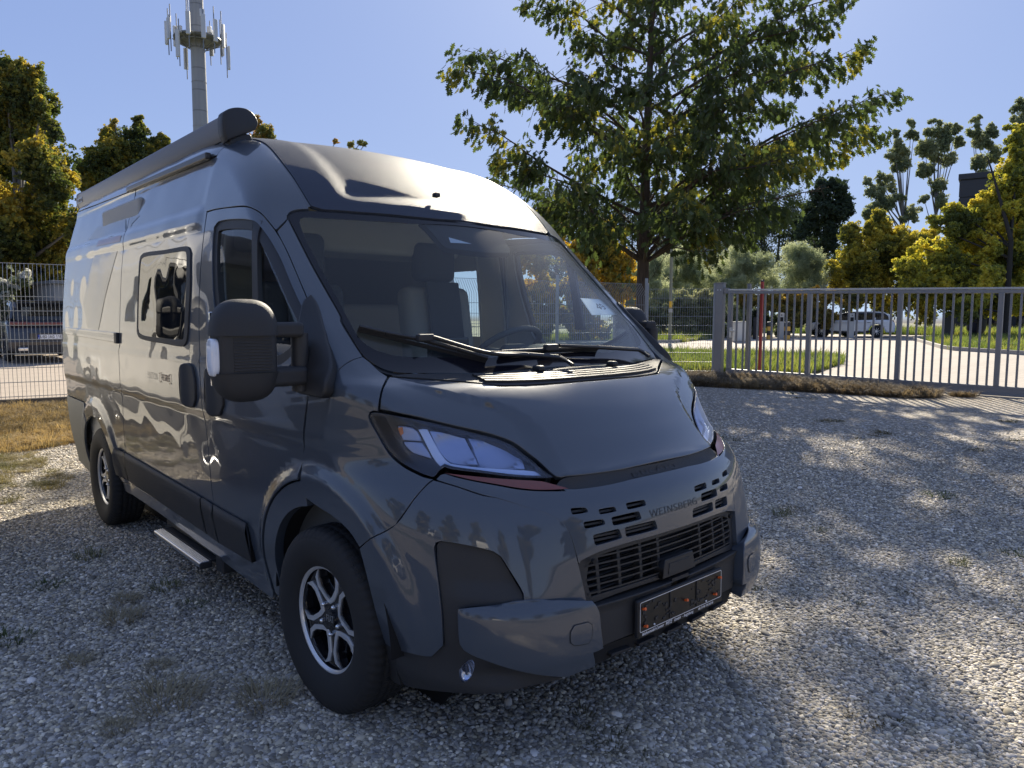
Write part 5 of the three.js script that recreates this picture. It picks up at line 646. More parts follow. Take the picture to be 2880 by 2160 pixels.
// ---------------------------------------------------------------- fences and gate
wireFence('wire_fence', 'wire mesh fence with bent top edge on a low plinth behind the van', [-7.6, -10.85], [-10.2, 3.4], 2.0, { bent: 1, plinth: .10, plinthMat: std([.10, .085, .07], .9) });
wireFence('wire_fence', 'wire mesh fence between the tree and the gate post', [-7.6, -10.85], [-6.45, -11.72], 1.88, { plinth: .05 });
slidingGate([-6.12, .235, -11.74], [-.865, .15, -12.57]);
{ const t = thing('gate_post', 'thick grey square post at the closing end of the gate', 'post', [-6.33, G(-6.33, -11.76) - .03, -11.76], .2); part(t, 'post_shaft', box(.17, 2.02, .17, 0, 1.01, 0, .006), gateGrey); part(t, 'post_cap', box(.19, .02, .19, 0, 2.03, 0, .004), gateGrey); part(t, 'post_catch', [box(.14, .12, .10, .13, 1.86, 0, .006)], gateGrey); part(t, 'bolt', [box(.02, .02, .01, -.03, 1.88, .088, .004)], M.white); part(t, 'bolt', [box(.02, .02, .01, .03, 1.88, .088, .004)], M.white); }
topMesh('gate_stop_post', [box(.07, 2.0, .07, -5.93, 1.27, -12.25, .005)], gateGrey, 'thin grey post just behind the gate post', 'post');
{ const t = thing('red_pole', 'slim red pole behind the gate, beside its first bars', 'pole', [-5.72, .2, -12.42]); part(t, 'pole_shaft', box(.055, 2.12, .055, 0, 1.06, 0, .004), std([.34, .035, .025], .5)); part(t, 'pole_cap', box(.06, .04, .06, 0, 2.13, 0, .004), M.black); }
// ---------------------------------------------------------------- street things beyond
{ const t = thing('lamp_post', 'tall olive grey lamp post with a yellow sticker beyond the fence', 'lamp post', [-17.45, G(-17.45, -25.3), -25.3]); part(t, 'lamp_pole', new THREE.CylinderGeometry(.055, .085, 7.5, 20).translate(0, 3.75, 0), std([.20, .21, .15], .5)); part(t, 'lamp_arm', tube([[0, 7.4, 0], [.1, 7.7, .15], [.5, 7.8, .6]], .04, 12, 8), std([.20, .21, .15], .5)); part(t, 'lamp_head', box(.5, .1, .24, .6, 7.8, .75, .04), std([.3, .3, .3], .4)); part(t, 'sticker', new THREE.CylinderGeometry(.083, .083, .3, 20, 1, true, -.6, 2.2).translate(0, 1.72, 0), std([.75, .45, .02], .5)); part(t, 'sleeve', new THREE.CylinderGeometry(.09, .09, .16, 20).translate(0, 1.45, 0), std([.4, .4, .38], .5)); }
{ const t = thing('utility_cabinet', 'pale grey utility cabinet standing in the grass behind the red pole', 'cabinet', [-15.75, G(-15.75, -28.4), -28.4], .84); part(t, 'cabinet_body', box(.62, .88, .34, 0, .48, 0, .015), std([.50, .50, .47], .6)); part(t, 'cabinet_door', box(.56, .78, .02, 0, .48, .175, .006), std([.53, .53, .50], .55)); part(t, 'cabinet_roof', box(.66, .03, .38, 0, .935, 0, .01), std([.46, .46, .44], .6)); part(t, 'cabinet_base', box(.6, .1, .32, 0, .03, 0, .004), concrete); }
for (const [x, z, l] of [[-16.4, -32.3, 'yellow and black striped bollard left of the white car, nearer the cabinet'], [-15.75, -32.85, 'yellow and black striped bollard left of the white car, nearer its bonnet']]) { const t = thing('striped_bollard', l, 'bollard', [x, G(x, z), z], .84, 'striped bollards'); [.11, .33, .55, .77].forEach((y, i) => part(t, 'stripe', box(.24, .218, .24, 0, y, 0, .008), i % 2 ? std([.03, .03, .03], .6) : std([.62, .36, .06], .6))); part(t, 'bollard_cap', box(.20, .03, .20, 0, .89, 0, .008), std([.5, .5, .5], .5)); }
for (const [x, z, l] of [[-16.5, -33.6, 'grey marker post with a black panel behind the striped bollards'], [-14.9, -38.3, 'grey marker post standing before the bonnet of the white car']]) { const t = thing('marker_post', l, 'marker post', [x, G(x, z), z], .84); part(t, 'marker_body', box(.30, 1.35, .16, 0, .68, 0, .02), std([.42, .42, .40], .6)); part(t, 'marker_panel', box(.18, .22, .012, 0, 1.02, .085, .004), M.deep); part(t, 'marker_eye', new THREE.CylinderGeometry(.03, .03, .012, 14).rotateX(Math.PI / 2).translate(0, 1.24, .085), M.deep); }
topMesh('corrugated_pipe', [new THREE.CylinderGeometry(.12, .12, 1.15, 18).translate(-17.25, G(-17, -32.4) + .55, -32.4), ...[...Array(9).keys()].map((k) => new THREE.TorusGeometry(.12, .018, 6, 18).rotateX(Math.PI / 2).translate(-17.25, G(-17, -32.4) + .1 + k * .12, -32.4))], M.black, 'black ribbed standing pipe left of the striped bollards', 'pipe');
{ const t = thing('pylon_sign', 'dark navy upright sign panel on the grass right of the white car', 'sign', [-12.72, G(-12.7, -46.8), -46.8], .75); part(t, 'sign_panel', box(.62, 1.42, .12, 0, .72, 0, .01), std([.015, .018, .04], .4)); part(t, 'sign_foot', box(.7, .06, .2, 0, .02, 0, .01), concrete); }
{ const t = thing('litter_bin', 'rounded navy litter bin half hidden by the right hand tree', 'bin', [-10.6, G(-10.6, -44.4), -44.4]); part(t, 'bin_body', new THREE.LatheGeometry([[.0, 0], [.34, 0], [.46, .3], [.5, .8], [.46, 1.3], [.3, 1.55], [0, 1.6]].map((p) => new THREE.Vector2(...p)), 24).translate(0, .2, 0), std([.012, .014, .03], .45)); part(t, 'bin_foot', new THREE.CylinderGeometry(.12, .16, .25, 16).translate(0, .12, 0), M.black); }
const carPaint = phys([.80, .80, .80], { roughness: .3, clearcoat: 1, clearcoatRoughness: .04 }), suvPaint = phys([.010, .012, .022], { roughness: .3, clearcoat: 1, clearcoatRoughness: .03 });
{ const A = [-17.3, -40.2], B = [-14.75, -41.2]; car('parked_car', 'white estate car parked beyond the gate', [(A[0] + B[0]) / 2, G(...A), (A[1] + B[1]) / 2], Math.atan2(-(A[1] - B[1]), A[0] - B[0]), carPaint, { mirror: M.black, emblem: true, h: .98 }); }
car('parked_car', 'dark blue SUV seen from behind through the wire fence', [-22.3, G(-22, -1.6), -1.55], Math.PI - .02, suvPaint, { h: 1.1, strip: true, plate: true, rim: std([.25, .25, .26], .4, .5) });
// ---------------------------------------------------------------- buildings
{ const t = thing('office_building', 'dark anthracite building with ribbed cladding behind the right hand trees', 'building', [-15.2, .44, -72.5], .25); const dk = std([.022, .022, .026], .55), dk2 = std([.03, .03, .035], .5);
  part(t, 'wall', box(16, 13.4, 14, 3.0, 6.7, -6.5, .02), dk); part(t, 'roof_edge', box(16.3, .5, 14.3, 3.0, 13.45, -6.5, .03), dk2); for (const y of [8.5, 10.2, 11.7]) part(t, 'cladding_panel', box(16.1, y === 8.5 ? 1.4 : 1.42, .08, 3.0, y + .7, .52, .02), dk2); for (let k = 0; k < 10; k++) part(t, 'louvre', box(12, .10, .16, 4.6, 5.9 + k * .24, .60, .01), dk2); for (const x of [-2.0, .8, 3.6]) part(t, 'window', box(2.2, 1.5, .06, x, 3.6, .53, .01), M.acryl); for (const x of [-2.0, .8, 3.6]) part(t, 'window', box(2.2, 1.6, .06, x, 1.3, .53, .01), M.acryl); }
{ const t = thing('low_building', 'pale low building half hidden behind the right hand trees', 'building', [-4.5, .44, -60], .2); part(t, 'wall', box(14, 3.4, 8, 2, 1.7, 0, .02), std([.50, .49, .46], .8)); part(t, 'plinth', box(14.1, .5, 8.1, 2, .25, 0, .02), std([.22, .22, .22], .8)); for (const x of [-3, 0, 3, 6]) part(t, 'window', box(1.6, 1.2, .06, x, 2.0, 4.02, .01), M.acryl); part(t, 'roof_edge', box(14.4, .2, 8.4, 2, 3.5, 0, .02), std([.3, .3, .3], .6)); }
{ const t = thing('warehouse', 'distant pale blue-grey hall seen in the gap right of the lamp post', 'building', [-66, .44, -100], .8); part(t, 'wall', box(14, 12.6, 10, 0, 6.3, 0, .05), std([.35, .38, .42], .7)); part(t, 'roof_edge', box(14.6, .5, 10.6, 0, 12.7, 0, .05), std([.5, .52, .55], .6)); }
{ const t = thing('garage', 'pale grey plastered garage wall behind the dark blue SUV', 'garage', [-27.4, .36, -3.4], .1); part(t, 'wall', box(3.4, 2.3, 3.2, -1.2, 1.15, -1.0, .02), std([.30, .30, .30], .85)); part(t, 'roof_edge', box(3.6, .12, 3.4, -1.2, 2.35, -1.0, .02), std([.2, .2, .2], .7)); }
// ---------------------------------------------------------------- telecom mast
{ const t = thing('telecom_mast', 'tall grey concrete mobile phone mast with an antenna platform behind the van', 'mast', [-60.3, -.15, -19.7], .55), mc = new THREE.MeshStandardMaterial({ map: dataTex(128, 512, (u, v) => { const n = tnoise(u, v, 2, 2); const j = (v * 24) % 1; return [.60 + .06 * n - (j < .04 ? .12 : 0), .60 + .06 * n - (j < .04 ? .12 : 0), .60 + .05 * n - (j < .04 ? .12 : 0)]; }, true), roughness: .85 }), wa = std([.55, .56, .56], .5), sm = std([.22, .23, .24], .5, .5);
  part(t, 'mast_shaft', new THREE.CylinderGeometry(.44, .70, 40, 40).translate(0, 20, 0), mc); for (let k = 0; k < 10; k++) part(t, 'shaft_joint', new THREE.TorusGeometry(.713 - (3.2 + k * 3.5) * .0065, .014, 6, 40).rotateX(Math.PI / 2).translate(0, 3.2 + k * 3.5, 0), mc);
  part(t, 'platform_ring', [new THREE.TorusGeometry(1.75, .09, 10, 48).rotateX(Math.PI / 2).translate(0, 24.1, 0), new THREE.TorusGeometry(1.3, .06, 8, 40).rotateX(Math.PI / 2).translate(0, 23.85, 0), new THREE.CylinderGeometry(1.72, 1.72, .05, 48).translate(0, 24.0, 0)], sm); for (let k = 0; k < 12; k++) { const a = k * Math.PI / 6; part(t, 'platform_strut', bar([.62 * Math.cos(a), 23.35, .62 * Math.sin(a)], [1.9 * Math.cos(a), 24.0, 1.9 * Math.sin(a)], .045, 6), sm); }
  const r = rng(15); for (let k = 0; k < 13; k++) { const a = k * 2 * Math.PI / 13 + .2, rad = 1.95 + .12 * (k % 3), y = 24.1 + (k % 4 === 3 ? -1.2 : .1), x = rad * Math.cos(a), z = rad * Math.sin(a); part(t, 'antenna_pole', bar([x, y - 1.5, z], [x, y + 2.1, z], .04, 6), sm); const p = part(t, 'antenna_panel', box(.32, 1.6 + .5 * r(), .18, 0, 0, 0, .03), wa); p.position.set(x + .16 * Math.cos(a), y + .1 + .3 * r(), z + .16 * Math.sin(a)); p.rotation.y = -a + Math.PI / 2; if (k % 2) { const q = part(t, 'antenna_box', box(.34, .5, .22, 0, 0, 0, .03), wa); q.position.set(x - .1 * Math.cos(a), y + 1.35, z - .1 * Math.sin(a)); q.rotation.y = -a + Math.PI / 2; } }
  part(t, 'ladder', [bar([-.62, 24.4, .42], [-.50, 40, .32], .025, 5), bar([-.80, 24.4, .30], [-.68, 40, .2], .025, 5), ...[...Array(44).keys()].map((k) => bar([-.62 + k * .0027, 24.6 + k * .35, .42 - k * .0023], [-.80 + k * .0027, 24.6 + k * .35, .30 - k * .0023], .016, 4))], sm); }
// ---------------------------------------------------------------- the oak over the gate
{ const t = thing('oak_tree', 'large dark oak with a bare straight trunk at the fence corner, reaching over the gate', 'tree', [-8.76, .29, -12.15]);
  const trunk = [[0, -.1, 0], [.0, .95, 0], [-.10, 3.22, -.14], [-.19, 4.97, -.29], [-.26, 6.72, -.44], [-.34, 8.47, -.60], [-.43, 10.4, -.75]].map((p) => V3(...p)), curve = new THREE.CatmullRomCurve3(trunk);
  const gs = [], tg = new THREE.TubeGeometry(curve, 40, 1, 16, false), tp = tg.attributes.position; for (let i = 0; i <= 40; i++) { const q = curve.getPointAt(i / 40), h = i / 40, R = .155 * (1 - h) ** .8 + .02 + .06 * Math.exp(-h * 30); for (let j = 0; j <= 16; j++) { const k = i * 17 + j; tp.setXYZ(k, q.x + (tp.getX(k) - q.x) * R, q.y + (tp.getY(k) - q.y) * R, q.z + (tp.getZ(k) - q.z) * R); } } tg.computeVertexNormals(); part(t, 'trunk', tg, bark);
  const tips = [[-3.54, 7.31, 3.09], [-4.25, 8.18, 2.26], [-2.38, 5.78, 3.51], [-4.33, 7.29, .96], [-1.77, 4.94, 2.95], [-3.7, 4.74, 2.12], [-3.28, 9.4, 1.01], [-2.39, 9.69, 1.48], [-.84, 6.92, 3.14], [-3.27, 7, -.18], [-.23, 4.12, 2.84], [-2.09, 3.87, .44], [-1.99, 3.92, 1.82], [-.16, 3.21, 1.38], [-2.64, 5.54, -.68], [-1.7, 8.29, .91], [.37, 6.37, 2.62], [.75, 5.25, 2.35], [-2.17, 10.33, -.36], [-2.14, 4.85, -1.9], [1.2, 6, 1.74], [-1.53, 9.24, -2.42], [1.66, 6.76, 1.13], [-2.82, 9.12, -2.47], [1.67, 5.1, 1.34], [-.58, 10.66, -.67], [1.21, 8.95, .58], [-.9, 5.25, -3.34], [2.37, 9.61, -5.32], [2.56, 8.57, -3.88], [3.49, 7.35, -3.25], [1.33, 8.28, -5.49], [3.68, 6.78, -4.89], [3.13, 6.24, -5.71], [4.13, 5.92, -2.26], [2.61, 5.63, -5.05], [3.32, 4.83, -1.21], [.9, 7.01, -4.83], [2.64, 7.08, -.76], [1.1, 9.6, -3.9], [2.05, 8.01, -.24], [-.08, 10.52, -2.72], [2.84, 4.46, -3.64], [2.88, 3.73, -1.33], [1.57, 3.31, -2.07], [1.64, 2.8, -.57], [.73, 4.78, -4.34], [2.53, 5.03, .39], [-.99, 7.28, -4.27], [2, 3.5, .44], [2.02, 3.74, 1.14], [.98, 10.22, -2.35], [2.72, 6, .05], [-1.9, 10.65, -3.71]];
  const r = rng(101), limbs = [], nodes = []; // nodes: [point, direction, leaf count]
  for (const tip of tips) { const T = V3(...tip), hor = Math.hypot(T.x, T.z), h0 = Math.max(2.55, Math.min(9.6, T.y - hor * .42 - .3)), s = curve.getPointAt(Math.min(.99, (h0 + .1) / 10.5)), mid = s.clone().lerp(T, .55); mid.y += .25 + .12 * hor * (r() - .3); mid.x += (r() - .5) * 1.1; mid.z += (r() - .5) * 1.1; const w1 = s.clone().lerp(mid, .5).add(V3((r() - .5) * .35, (r() - .5) * .3, (r() - .5) * .35)), w2 = mid.clone().lerp(T, .5).add(V3((r() - .5) * .4, (r() - .3) * .3, (r() - .5) * .4)); const c = new THREE.CatmullRomCurve3([s, w1, mid, w2, T]), R = .012 + .0075 * hor; const g = new THREE.TubeGeometry(c, 12, 1, 6, false), p = g.attributes.position; for (let i = 0; i <= 12; i++) { const q = c.getPointAt(i / 12), k0 = R * (1 - i / 12) + .006; for (let j = 0; j <= 6; j++) { const k = i * 7 + j; p.setXYZ(k, q.x + (p.getX(k) - q.x) * k0, q.y + (p.getY(k) - q.y) * k0, q.z + (p.getZ(k) - q.z) * k0); } } g.computeVertexNormals(); limbs.push(g);
    const L = c.getLength(), n = Math.max(8, Math.round(L * 7)); for (let i = 0; i < n; i++) { const u = .26 + .74 * (i + r()) / n, q = c.getPointAt(Math.min(1, u)), d = c.getTangentAt(Math.min(1, u)); const spread = .95 * (1.12 - u) + .16, side = V3(r() - .5, (r() - .6) * .8, r() - .5).normalize().multiplyScalar(spread * (.4 + .9 * r())), e = q.clone().add(side).addScaledVector(d, .18); if (u < .96) limbs.push(limb(q.toArray(), e.toArray(), .009, .004, .04, 3)); nodes.push([q, e]); } }
  part(t, 'limbs', limbs, bark).userData.kind = 'stuff';
  const L = []; for (const [a, b] of nodes) { const n = 11 + ((r() * 11) | 0); for (let k = 0; k < n; k++) { const u = .35 + .75 * r(), p = a.clone().lerp(b, u); p.x += (r() - .5) * .34; p.y += (r() - .66) * .38; p.z += (r() - .5) * .34; if (Math.hypot(p.x + .1, p.z + .15) < 1.05 && p.y < 4.7) continue; if (p.y < 3.0 && r() < .5) continue; if (noise3.noise(p.x * .8, p.y * .8, p.z * .8) < -.26) continue; L.push([p, b.clone().sub(a).normalize()]); } }
  const m = new THREE.InstancedMesh(oakLeaf, leafMat([1, 1, 1], .5), L.length); m.name = 'crown'; m.castShadow = m.receiveShadow = true; const q = new THREE.Quaternion(), up = V3(0, 1, 0);
  L.forEach(([p, d], i) => { const dir = d.clone().multiplyScalar(.7).add(V3((r() - .5) * 1.3, -.75 - .5 * r(), (r() - .5) * 1.3)).normalize(); q.setFromUnitVectors(up, dir); DUM.quaternion.copy(q).multiply(new THREE.Quaternion().setFromAxisAngle(up, r() * 6.28)); DUM.position.copy(p); const s = .15 + .085 * r(); DUM.scale.set(s, s, s); DUM.updateMatrix(); m.setMatrixAt(i, DUM.matrix); const y = noise3.noise(p.x * .7, p.y * .7, p.z * .7) + (r() - .5) * .5; if (y > .30 && r() < .55) COL.setRGB(.28, .26, .03); else { const k = .75 + .5 * r(); COL.setRGB(.065 * k + .05 * Math.max(0, y), .094 * k + .05 * Math.max(0, y), .024 * k); } m.setColorAt(i, COL); });
  t.add(m); DUM.rotation.set(0, 0, 0); }
// ---------------------------------------------------------------- trees and shrubs beyond the fences: balls of foliage [x, y, z, radius]
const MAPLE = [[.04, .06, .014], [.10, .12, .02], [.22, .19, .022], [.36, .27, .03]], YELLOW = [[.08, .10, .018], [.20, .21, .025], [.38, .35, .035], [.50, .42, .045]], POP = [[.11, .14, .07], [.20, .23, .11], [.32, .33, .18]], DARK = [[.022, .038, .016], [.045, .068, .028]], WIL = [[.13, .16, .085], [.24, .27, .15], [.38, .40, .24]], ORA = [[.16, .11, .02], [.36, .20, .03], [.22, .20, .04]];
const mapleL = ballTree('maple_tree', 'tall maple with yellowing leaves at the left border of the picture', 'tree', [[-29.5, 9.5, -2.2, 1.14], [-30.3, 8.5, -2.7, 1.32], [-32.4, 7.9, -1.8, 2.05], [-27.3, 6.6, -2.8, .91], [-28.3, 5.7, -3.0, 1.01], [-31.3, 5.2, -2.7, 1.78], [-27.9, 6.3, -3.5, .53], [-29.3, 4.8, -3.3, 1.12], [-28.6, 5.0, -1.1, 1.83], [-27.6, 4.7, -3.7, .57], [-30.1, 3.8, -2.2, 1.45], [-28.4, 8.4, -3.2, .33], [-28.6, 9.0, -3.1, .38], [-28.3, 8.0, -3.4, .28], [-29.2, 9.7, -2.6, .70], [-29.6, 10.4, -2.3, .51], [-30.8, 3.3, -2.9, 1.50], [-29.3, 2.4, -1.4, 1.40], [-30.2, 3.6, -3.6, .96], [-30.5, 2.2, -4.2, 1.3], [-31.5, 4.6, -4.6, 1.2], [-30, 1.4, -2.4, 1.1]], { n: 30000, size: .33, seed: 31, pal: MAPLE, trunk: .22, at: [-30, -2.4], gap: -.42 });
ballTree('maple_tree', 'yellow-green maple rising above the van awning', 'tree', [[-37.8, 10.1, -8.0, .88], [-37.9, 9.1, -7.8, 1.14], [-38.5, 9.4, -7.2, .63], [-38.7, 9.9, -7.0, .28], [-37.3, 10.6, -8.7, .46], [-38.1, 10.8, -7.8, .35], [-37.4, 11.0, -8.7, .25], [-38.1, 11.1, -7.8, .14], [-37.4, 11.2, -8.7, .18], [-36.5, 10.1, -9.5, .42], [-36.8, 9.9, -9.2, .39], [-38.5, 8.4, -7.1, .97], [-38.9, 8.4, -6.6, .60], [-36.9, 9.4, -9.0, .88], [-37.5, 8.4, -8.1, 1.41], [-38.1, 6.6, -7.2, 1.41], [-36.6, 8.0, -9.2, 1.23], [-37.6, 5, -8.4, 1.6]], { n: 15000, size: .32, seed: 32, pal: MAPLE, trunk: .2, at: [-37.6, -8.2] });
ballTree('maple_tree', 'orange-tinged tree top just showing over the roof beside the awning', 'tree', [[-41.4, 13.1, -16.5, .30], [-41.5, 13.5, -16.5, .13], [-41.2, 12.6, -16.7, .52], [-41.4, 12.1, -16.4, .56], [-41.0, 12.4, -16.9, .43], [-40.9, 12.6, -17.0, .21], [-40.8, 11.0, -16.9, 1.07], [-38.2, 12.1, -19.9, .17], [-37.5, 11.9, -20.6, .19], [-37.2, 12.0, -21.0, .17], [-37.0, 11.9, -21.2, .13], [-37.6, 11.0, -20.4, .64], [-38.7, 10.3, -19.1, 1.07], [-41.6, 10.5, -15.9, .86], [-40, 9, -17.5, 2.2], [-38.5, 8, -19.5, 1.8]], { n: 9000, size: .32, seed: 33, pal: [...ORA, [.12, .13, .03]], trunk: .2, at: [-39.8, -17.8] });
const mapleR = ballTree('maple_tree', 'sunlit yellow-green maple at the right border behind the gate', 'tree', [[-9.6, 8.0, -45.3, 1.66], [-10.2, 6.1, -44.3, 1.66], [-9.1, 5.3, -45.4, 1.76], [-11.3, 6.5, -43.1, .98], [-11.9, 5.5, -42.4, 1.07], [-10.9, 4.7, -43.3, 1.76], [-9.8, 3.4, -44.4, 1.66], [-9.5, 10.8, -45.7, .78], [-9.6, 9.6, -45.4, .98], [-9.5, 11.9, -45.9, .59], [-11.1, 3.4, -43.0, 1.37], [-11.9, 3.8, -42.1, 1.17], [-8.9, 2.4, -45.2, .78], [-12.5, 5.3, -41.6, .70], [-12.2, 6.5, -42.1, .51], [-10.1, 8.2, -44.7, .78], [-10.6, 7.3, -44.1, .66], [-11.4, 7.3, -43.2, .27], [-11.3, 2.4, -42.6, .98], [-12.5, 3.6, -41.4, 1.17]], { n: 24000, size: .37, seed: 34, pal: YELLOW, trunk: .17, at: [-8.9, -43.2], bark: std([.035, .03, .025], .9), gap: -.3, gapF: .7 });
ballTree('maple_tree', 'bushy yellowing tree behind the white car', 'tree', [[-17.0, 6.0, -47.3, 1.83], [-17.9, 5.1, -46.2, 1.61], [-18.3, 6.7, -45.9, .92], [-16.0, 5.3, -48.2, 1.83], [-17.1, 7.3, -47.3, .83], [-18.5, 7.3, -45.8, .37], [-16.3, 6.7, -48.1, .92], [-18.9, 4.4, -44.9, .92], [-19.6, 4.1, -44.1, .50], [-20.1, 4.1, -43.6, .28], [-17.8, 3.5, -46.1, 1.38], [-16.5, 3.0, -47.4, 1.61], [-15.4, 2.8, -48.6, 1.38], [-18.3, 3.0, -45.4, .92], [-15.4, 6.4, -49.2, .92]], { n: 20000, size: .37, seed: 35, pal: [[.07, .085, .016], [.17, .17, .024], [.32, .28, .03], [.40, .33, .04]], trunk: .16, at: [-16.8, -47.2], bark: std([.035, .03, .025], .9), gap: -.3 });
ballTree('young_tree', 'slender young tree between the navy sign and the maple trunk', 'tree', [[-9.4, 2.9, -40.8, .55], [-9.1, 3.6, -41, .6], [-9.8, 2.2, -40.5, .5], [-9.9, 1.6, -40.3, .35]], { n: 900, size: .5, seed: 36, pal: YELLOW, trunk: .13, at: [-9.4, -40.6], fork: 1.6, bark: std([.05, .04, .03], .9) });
ballTree('poplar_tree', 'tall grey-green poplar with open crown left of the dark building', 'tree', [[-35.1, 22.7, -97.1, 1.17], [-34.0, 24.5, -98.5, .81], [-34.3, 25.9, -98.4, .54], [-35.5, 24.8, -96.9, .54], [-34.7, 21.0, -97.3, 1.35], [-35.9, 21.9, -96.0, .54], [-37.5, 18.7, -93.8, .54], [-36.6, 19.2, -94.9, .81], [-35.7, 18.3, -95.8, .90], [-36.8, 17.4, -94.4, 1.17], [-35.8, 16.0, -95.3, 1.35], [-36.9, 14.7, -93.9, 1.35], [-35.0, 16.5, -96.4, .90], [-36.0, 13.8, -94.9, 1.35], [-33.6, 14.7, -97.6, 1.08]], { n: 7200, size: .52, seed: 37, pal: POP, trunk: .28, at: [-34.2, -97.2], fork: 13, gap: -.25, gapF: .6 });
ballTree('poplar_tree', 'tall grey-green poplar rising right behind the dark building', 'tree', [[-33.0, 22.8, -99.4, 1.35], [-32.4, 25.0, -100.4, 1.08], [-32.6, 26.1, -100.3, .54], [-31.5, 24.5, -101.4, 1.08], [-31.8, 22.8, -100.8, 1.35], [-32.5, 20.1, -99.6, 1.08], [-31.1, 21.4, -101.4, 1.08], [-30.5, 25.4, -102.6, .72], [-30.2, 23.7, -102.7, .72], [-31.5, 18.3, -100.5, 1.08], [-31.0, 16.1, -100.7, 1.08], [-32.6, 16.5, -99.1, .63]], { n: 6800, size: .52, seed: 38, pal: POP, trunk: .26, at: [-31.6, -100.5], fork: 14, gap: -.3, gapF: .6 });
ballTree('poplar_tree', 'poplar crown standing over the roof of the dark building', 'tree', [[-29.0, 26.3, -104.3, .63], [-29.1, 25.0, -104.1, .99], [-28.3, 23.7, -104.8, 1.17], [-27.5, 25.0, -105.9, .90], [-27.3, 22.3, -105.8, 1.17], [-28.4, 21.4, -104.4, .90], [-27.9, 19.5, -105, 1.0]], { n: 4000, size: .52, seed: 39, pal: POP, trunk: .22, at: [-28.2, -105], fork: 15, gap: -.3, gapF: .6 });
ballTree('poplar_tree', 'poplar crown at the right border above the yellow maple', 'tree', [[-24.5, 28, -108, 1.2], [-24.9, 26, -107.6, 1.2], [-23.9, 25, -108.6, 1.3], [-25, 23, -107.2, 1.1], [-24, 22, -108.4, 1.5], [-24.6, 20, -107.8, 1.3]], { n: 4800, size: .52, seed: 40, pal: POP, trunk: .24, at: [-24.4, -108], fork: 15, gap: -.3, gapF: .6 });
ballTree('round_tree', 'dark round-topped tree beyond the willows, left of the poplars', 'tree', [[-35.0, 14.5, -78.0, 1.95], [-34.6, 15.7, -78.6, 1.33], [-35.6, 15.9, -77.5, 1.01], [-34.2, 13.4, -78.8, 1.41], [-35.7, 13.0, -77.0, 1.95], [-34.4, 11.4, -78.2, 1.80], [-33.7, 14.1, -79.4, .78], [-36.4, 11.4, -76.1, 1.56], [-34.9, 16.5, -78.4, .55], [-34.9, 9.5, -77.4, 1.56]], { n: 5000, size: .62, seed: 41, pal: DARK, trunk: .3, at: [-35, -77.6] });
{ const balls = [[-68.0, 14.4, -78.8, 3.07], [-65.4, 16.0, -81.9, 3.59], [-69.7, 17.5, -77.5, 2.56], [-61.8, 13.5, -85.7, 2.8], [-55.0, 13.5, -93.3, 2.56], [-53.1, 16.5, -95.7, 2.56], [-51.1, 17.5, -98.0, 3.07], [-49.9, 14.5, -99.0, 2.56], [-52.6, 14.0, -95.9, 2.56], [-54.9, 18.0, -93.9, 2.05], [-71.6, 16.5, -75.1, 2.05], [-73.1, 17.5, -73.7, 2.56], [-49.0, 11.4, -99.6, 2.56], [-63.2, 16.5, -84.8, 2.56], [-58, 8, -90, 3], [-62, 8, -86, 3.4], [-67, 9, -80, 3.6], [-53, 9, -96, 3.4], [-48, 8, -101, 3.4], [-73, 10, -74, 3.6], [-79, 12, -66, 4], [-45, 8, -104, 3.6]]; const t = thing('far_wood', 'dark bluish line of distant trees behind the willow shrubs', 'wood'); t.userData.kind = 'stuff'; const m = crown(t, balls, CL.small, LMd, { n: 11000, size: 1.15, seed: 42, pal: [[.03, .045, .02], [.06, .08, .03]], gap: -.4, gapF: .4 }); m.userData.kind = 'stuff'; part(t, 'trunks', balls.slice(0, 14).map((b, i) => limb([b[0] + (i % 3) - 1, .3, b[2]], [b[0], b[1], b[2]], .35, .08, 0, 4)), greyBark).userData.kind = 'stuff'; }
ballTree('shrub', 'yellow leaved bush beyond the fence left of the oak trunk', 'shrub', [[-19.8, 4.6, -22.9, .74], [-19.3, 4.1, -23.4, .81], [-20.1, 4.9, -22.6, .55], [-19.6, 5.3, -23.2, .48], [-18.9, 4.0, -23.8, .64], [-20.1, 3.7, -22.4, .81], [-19.3, 3.2, -23.3, .81], [-19.7, 5.6, -23.1, .26], [-20.6, 4.3, -21.9, .64], [-21.1, 5.3, -21.5, .64], [-21.7, 4.1, -20.7, .81], [-20, 2.3, -22.6, 1], [-19, 2.2, -23.8, .9], [-21.4, 2.4, -21, 1.1], [-20.2, 1.2, -22.4, 1], [-21.6, 1.2, -21, 1]], { n: 7000, size: .42, seed: 43, pal: [[.06, .08, .015], [.15, .15, .02], [.34, .24, .02], [.42, .27, .02]], trunk: .08, at: [-20, -22.6] });
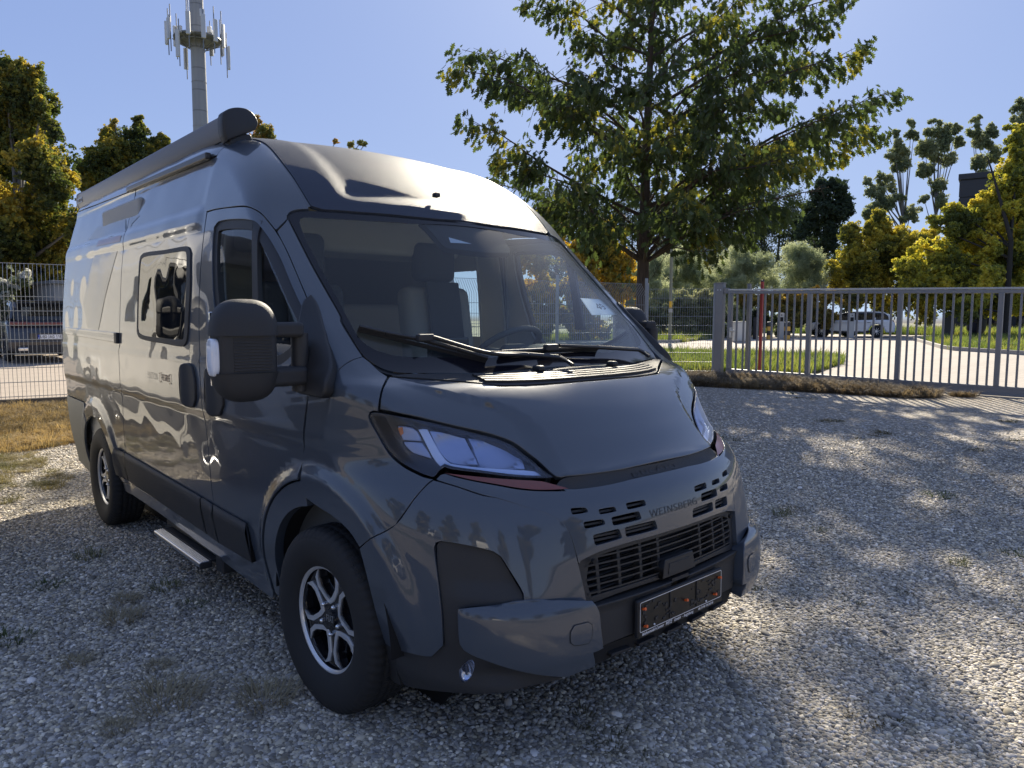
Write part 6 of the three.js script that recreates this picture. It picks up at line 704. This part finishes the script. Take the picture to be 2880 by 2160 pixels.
const WI = [['silvery willow shrub right behind the oak trunk', [[-24.0, 3.6, -31.6, 1.15], [-23.6, 4.5, -32.2, .74], [-23.3, 3.2, -32.4, .82], [-24.5, 3.4, -31.0, .82], [-24, 1.9, -31.6, 1.2]]], ['silvery willow shrub between the lamp post and the gate post', [[-25.2, 4.5, -36.4, 1.26], [-25.6, 3.8, -35.9, 1.12], [-24.4, 4.3, -37.2, 1.12], [-24.8, 5.2, -37.0, .67], [-23.8, 3.8, -37.9, 1.12], [-24.6, 2.2, -37, 1.5]]], ['silvery willow shrub rising behind the gate post', [[-21.7, 4.6, -37.3, 1.20], [-22.2, 3.7, -36.6, 1.07], [-21.0, 4.2, -38.1, 1.07], [-21.3, 5.2, -37.8, .73], [-20.4, 4.2, -38.7, .99], [-21.6, 3.5, -37.2, 1.07], [-20.6, 5.0, -38.6, .64], [-21.4, 2.1, -37.5, 1.4]]], ['silvery willow shrub nearest the yellowing tree', [[-20.1, 4.8, -42.1, 1.12], [-19.5, 4.5, -42.8, 1.03], [-20.6, 3.9, -41.4, 1.03], [-19.9, 5.5, -42.5, .67], [-19.2, 5.0, -43.1, .54], [-19.4, 3.6, -42.7, 1.12], [-20, 2.1, -42, 1.4]]]];
WI.forEach(([l, b], i) => ballTree('willow_shrub', l, 'shrub', b, { n: 4200, size: .5, seed: 50 + i, pal: WIL, geo: CL.slim, trunk: .06 }));
ballTree('shrub', 'grey-green hedge bush behind the wire fence next to the lamp post', 'shrub', [[-21.7, 1.6, -30.9, .78], [-20.9, 1.6, -31.8, .86], [-20.1, 1.8, -32.7, .90], [-22.3, 1.6, -30.2, .70], [-20.6, 2.6, -32.3, .59], [-21.2, 2.6, -31.6, .51], [-19.6, 1.8, -33.3, .70], [-19.9, 2.6, -33.0, .39], [-21, .8, -31.6, .9], [-20, .8, -32.9, .9], [-22.2, .8, -30.2, .8]], { n: 6500, size: .36, seed: 60, pal: [[.06, .08, .03], [.14, .16, .07], [.27, .27, .14]], trunk: 0 });
ballTree('shrub', 'orange-flecked row of bushes behind the gate bars', 'shrub', [[-18.8, 2.4, -35.7, .60], [-18.3, 2.5, -36.3, .60], [-17.8, 2.4, -36.9, .60], [-17.2, 2.4, -37.5, .60], [-16.7, 2.4, -38.1, .68], [-16.2, 2.4, -38.7, .68], [-19.4, 2.4, -35.1, .52], [-15.6, 2.4, -39.4, .68], [-17.6, 1.7, -37, .7], [-16.4, 1.7, -38.4, .7]], { n: 4200, size: .36, seed: 61, pal: [[.07, .08, .02], [.18, .15, .03], [.34, .22, .03]], trunk: 0 });
ballTree('shrub', 'low dark ivy bank with pale leaves behind the striped bollards', 'shrub', [[-19.7, 1.4, -37.6, .55], [-19.1, 1.3, -38.3, .55], [-18.4, 1.4, -39.0, .55], [-17.7, 1.4, -39.8, .55], [-17.1, 1.3, -40.4, .55], [-16.6, 1.4, -41.1, .55], [-20.2, 1.4, -37.0, .55], [-18.9, .8, -38.5, .6], [-17.5, .8, -40, .6], [-20.1, .8, -37.2, .6], [-16.4, .8, -41.4, .6]], { n: 4200, size: .34, seed: 62, pal: [[.03, .045, .02], [.05, .07, .03], [.28, .28, .22]], trunk: 0 });
ballTree('shrub', 'climbing plant with whitish leaves behind the side fence left of the SUV', 'shrub', [[-23.6, 1.4, -.6, .42], [-23.8, 2.1, -.9, .40], [-23.9, 2.7, -1.5, .34], [-23.5, .8, -.4, .45]], { n: 420, size: .34, seed: 63, pal: [[.04, .055, .02], [.10, .12, .06], [.34, .34, .31]], trunk: .03 });
// behind the camera, mirrored in bumper, bonnet and glass
for (const [x, z, s, l] of [[24, 30, 1.15, 'green tree across the lot, mirrored in the bumper, larger one'], [34, 20, 1.0, 'green tree across the lot, mirrored in the bumper, farther one'], [14, 38, 1.3, 'green tree across the lot, mirrored left in the bumper'], [36, 4, 1.2, 'green tree across the lot, mirrored in the bonnet'], [2, 40, 1.1, 'green tree across the lot behind the white vans'], [-10, 40, 1.2, 'green tree at the end of the row of white vans'], [38, -10, 1.1, 'green tree across the lot, right of the bonnet reflection']]) { const c = mapleL.clone(); c.name = numbered('maple_tree'); c.position.set(x, .2, z); c.rotation.y = x; c.scale.setScalar(s); scene.add(c); tag(c, l, 'tree'); }
renderer.render(scene, camera);
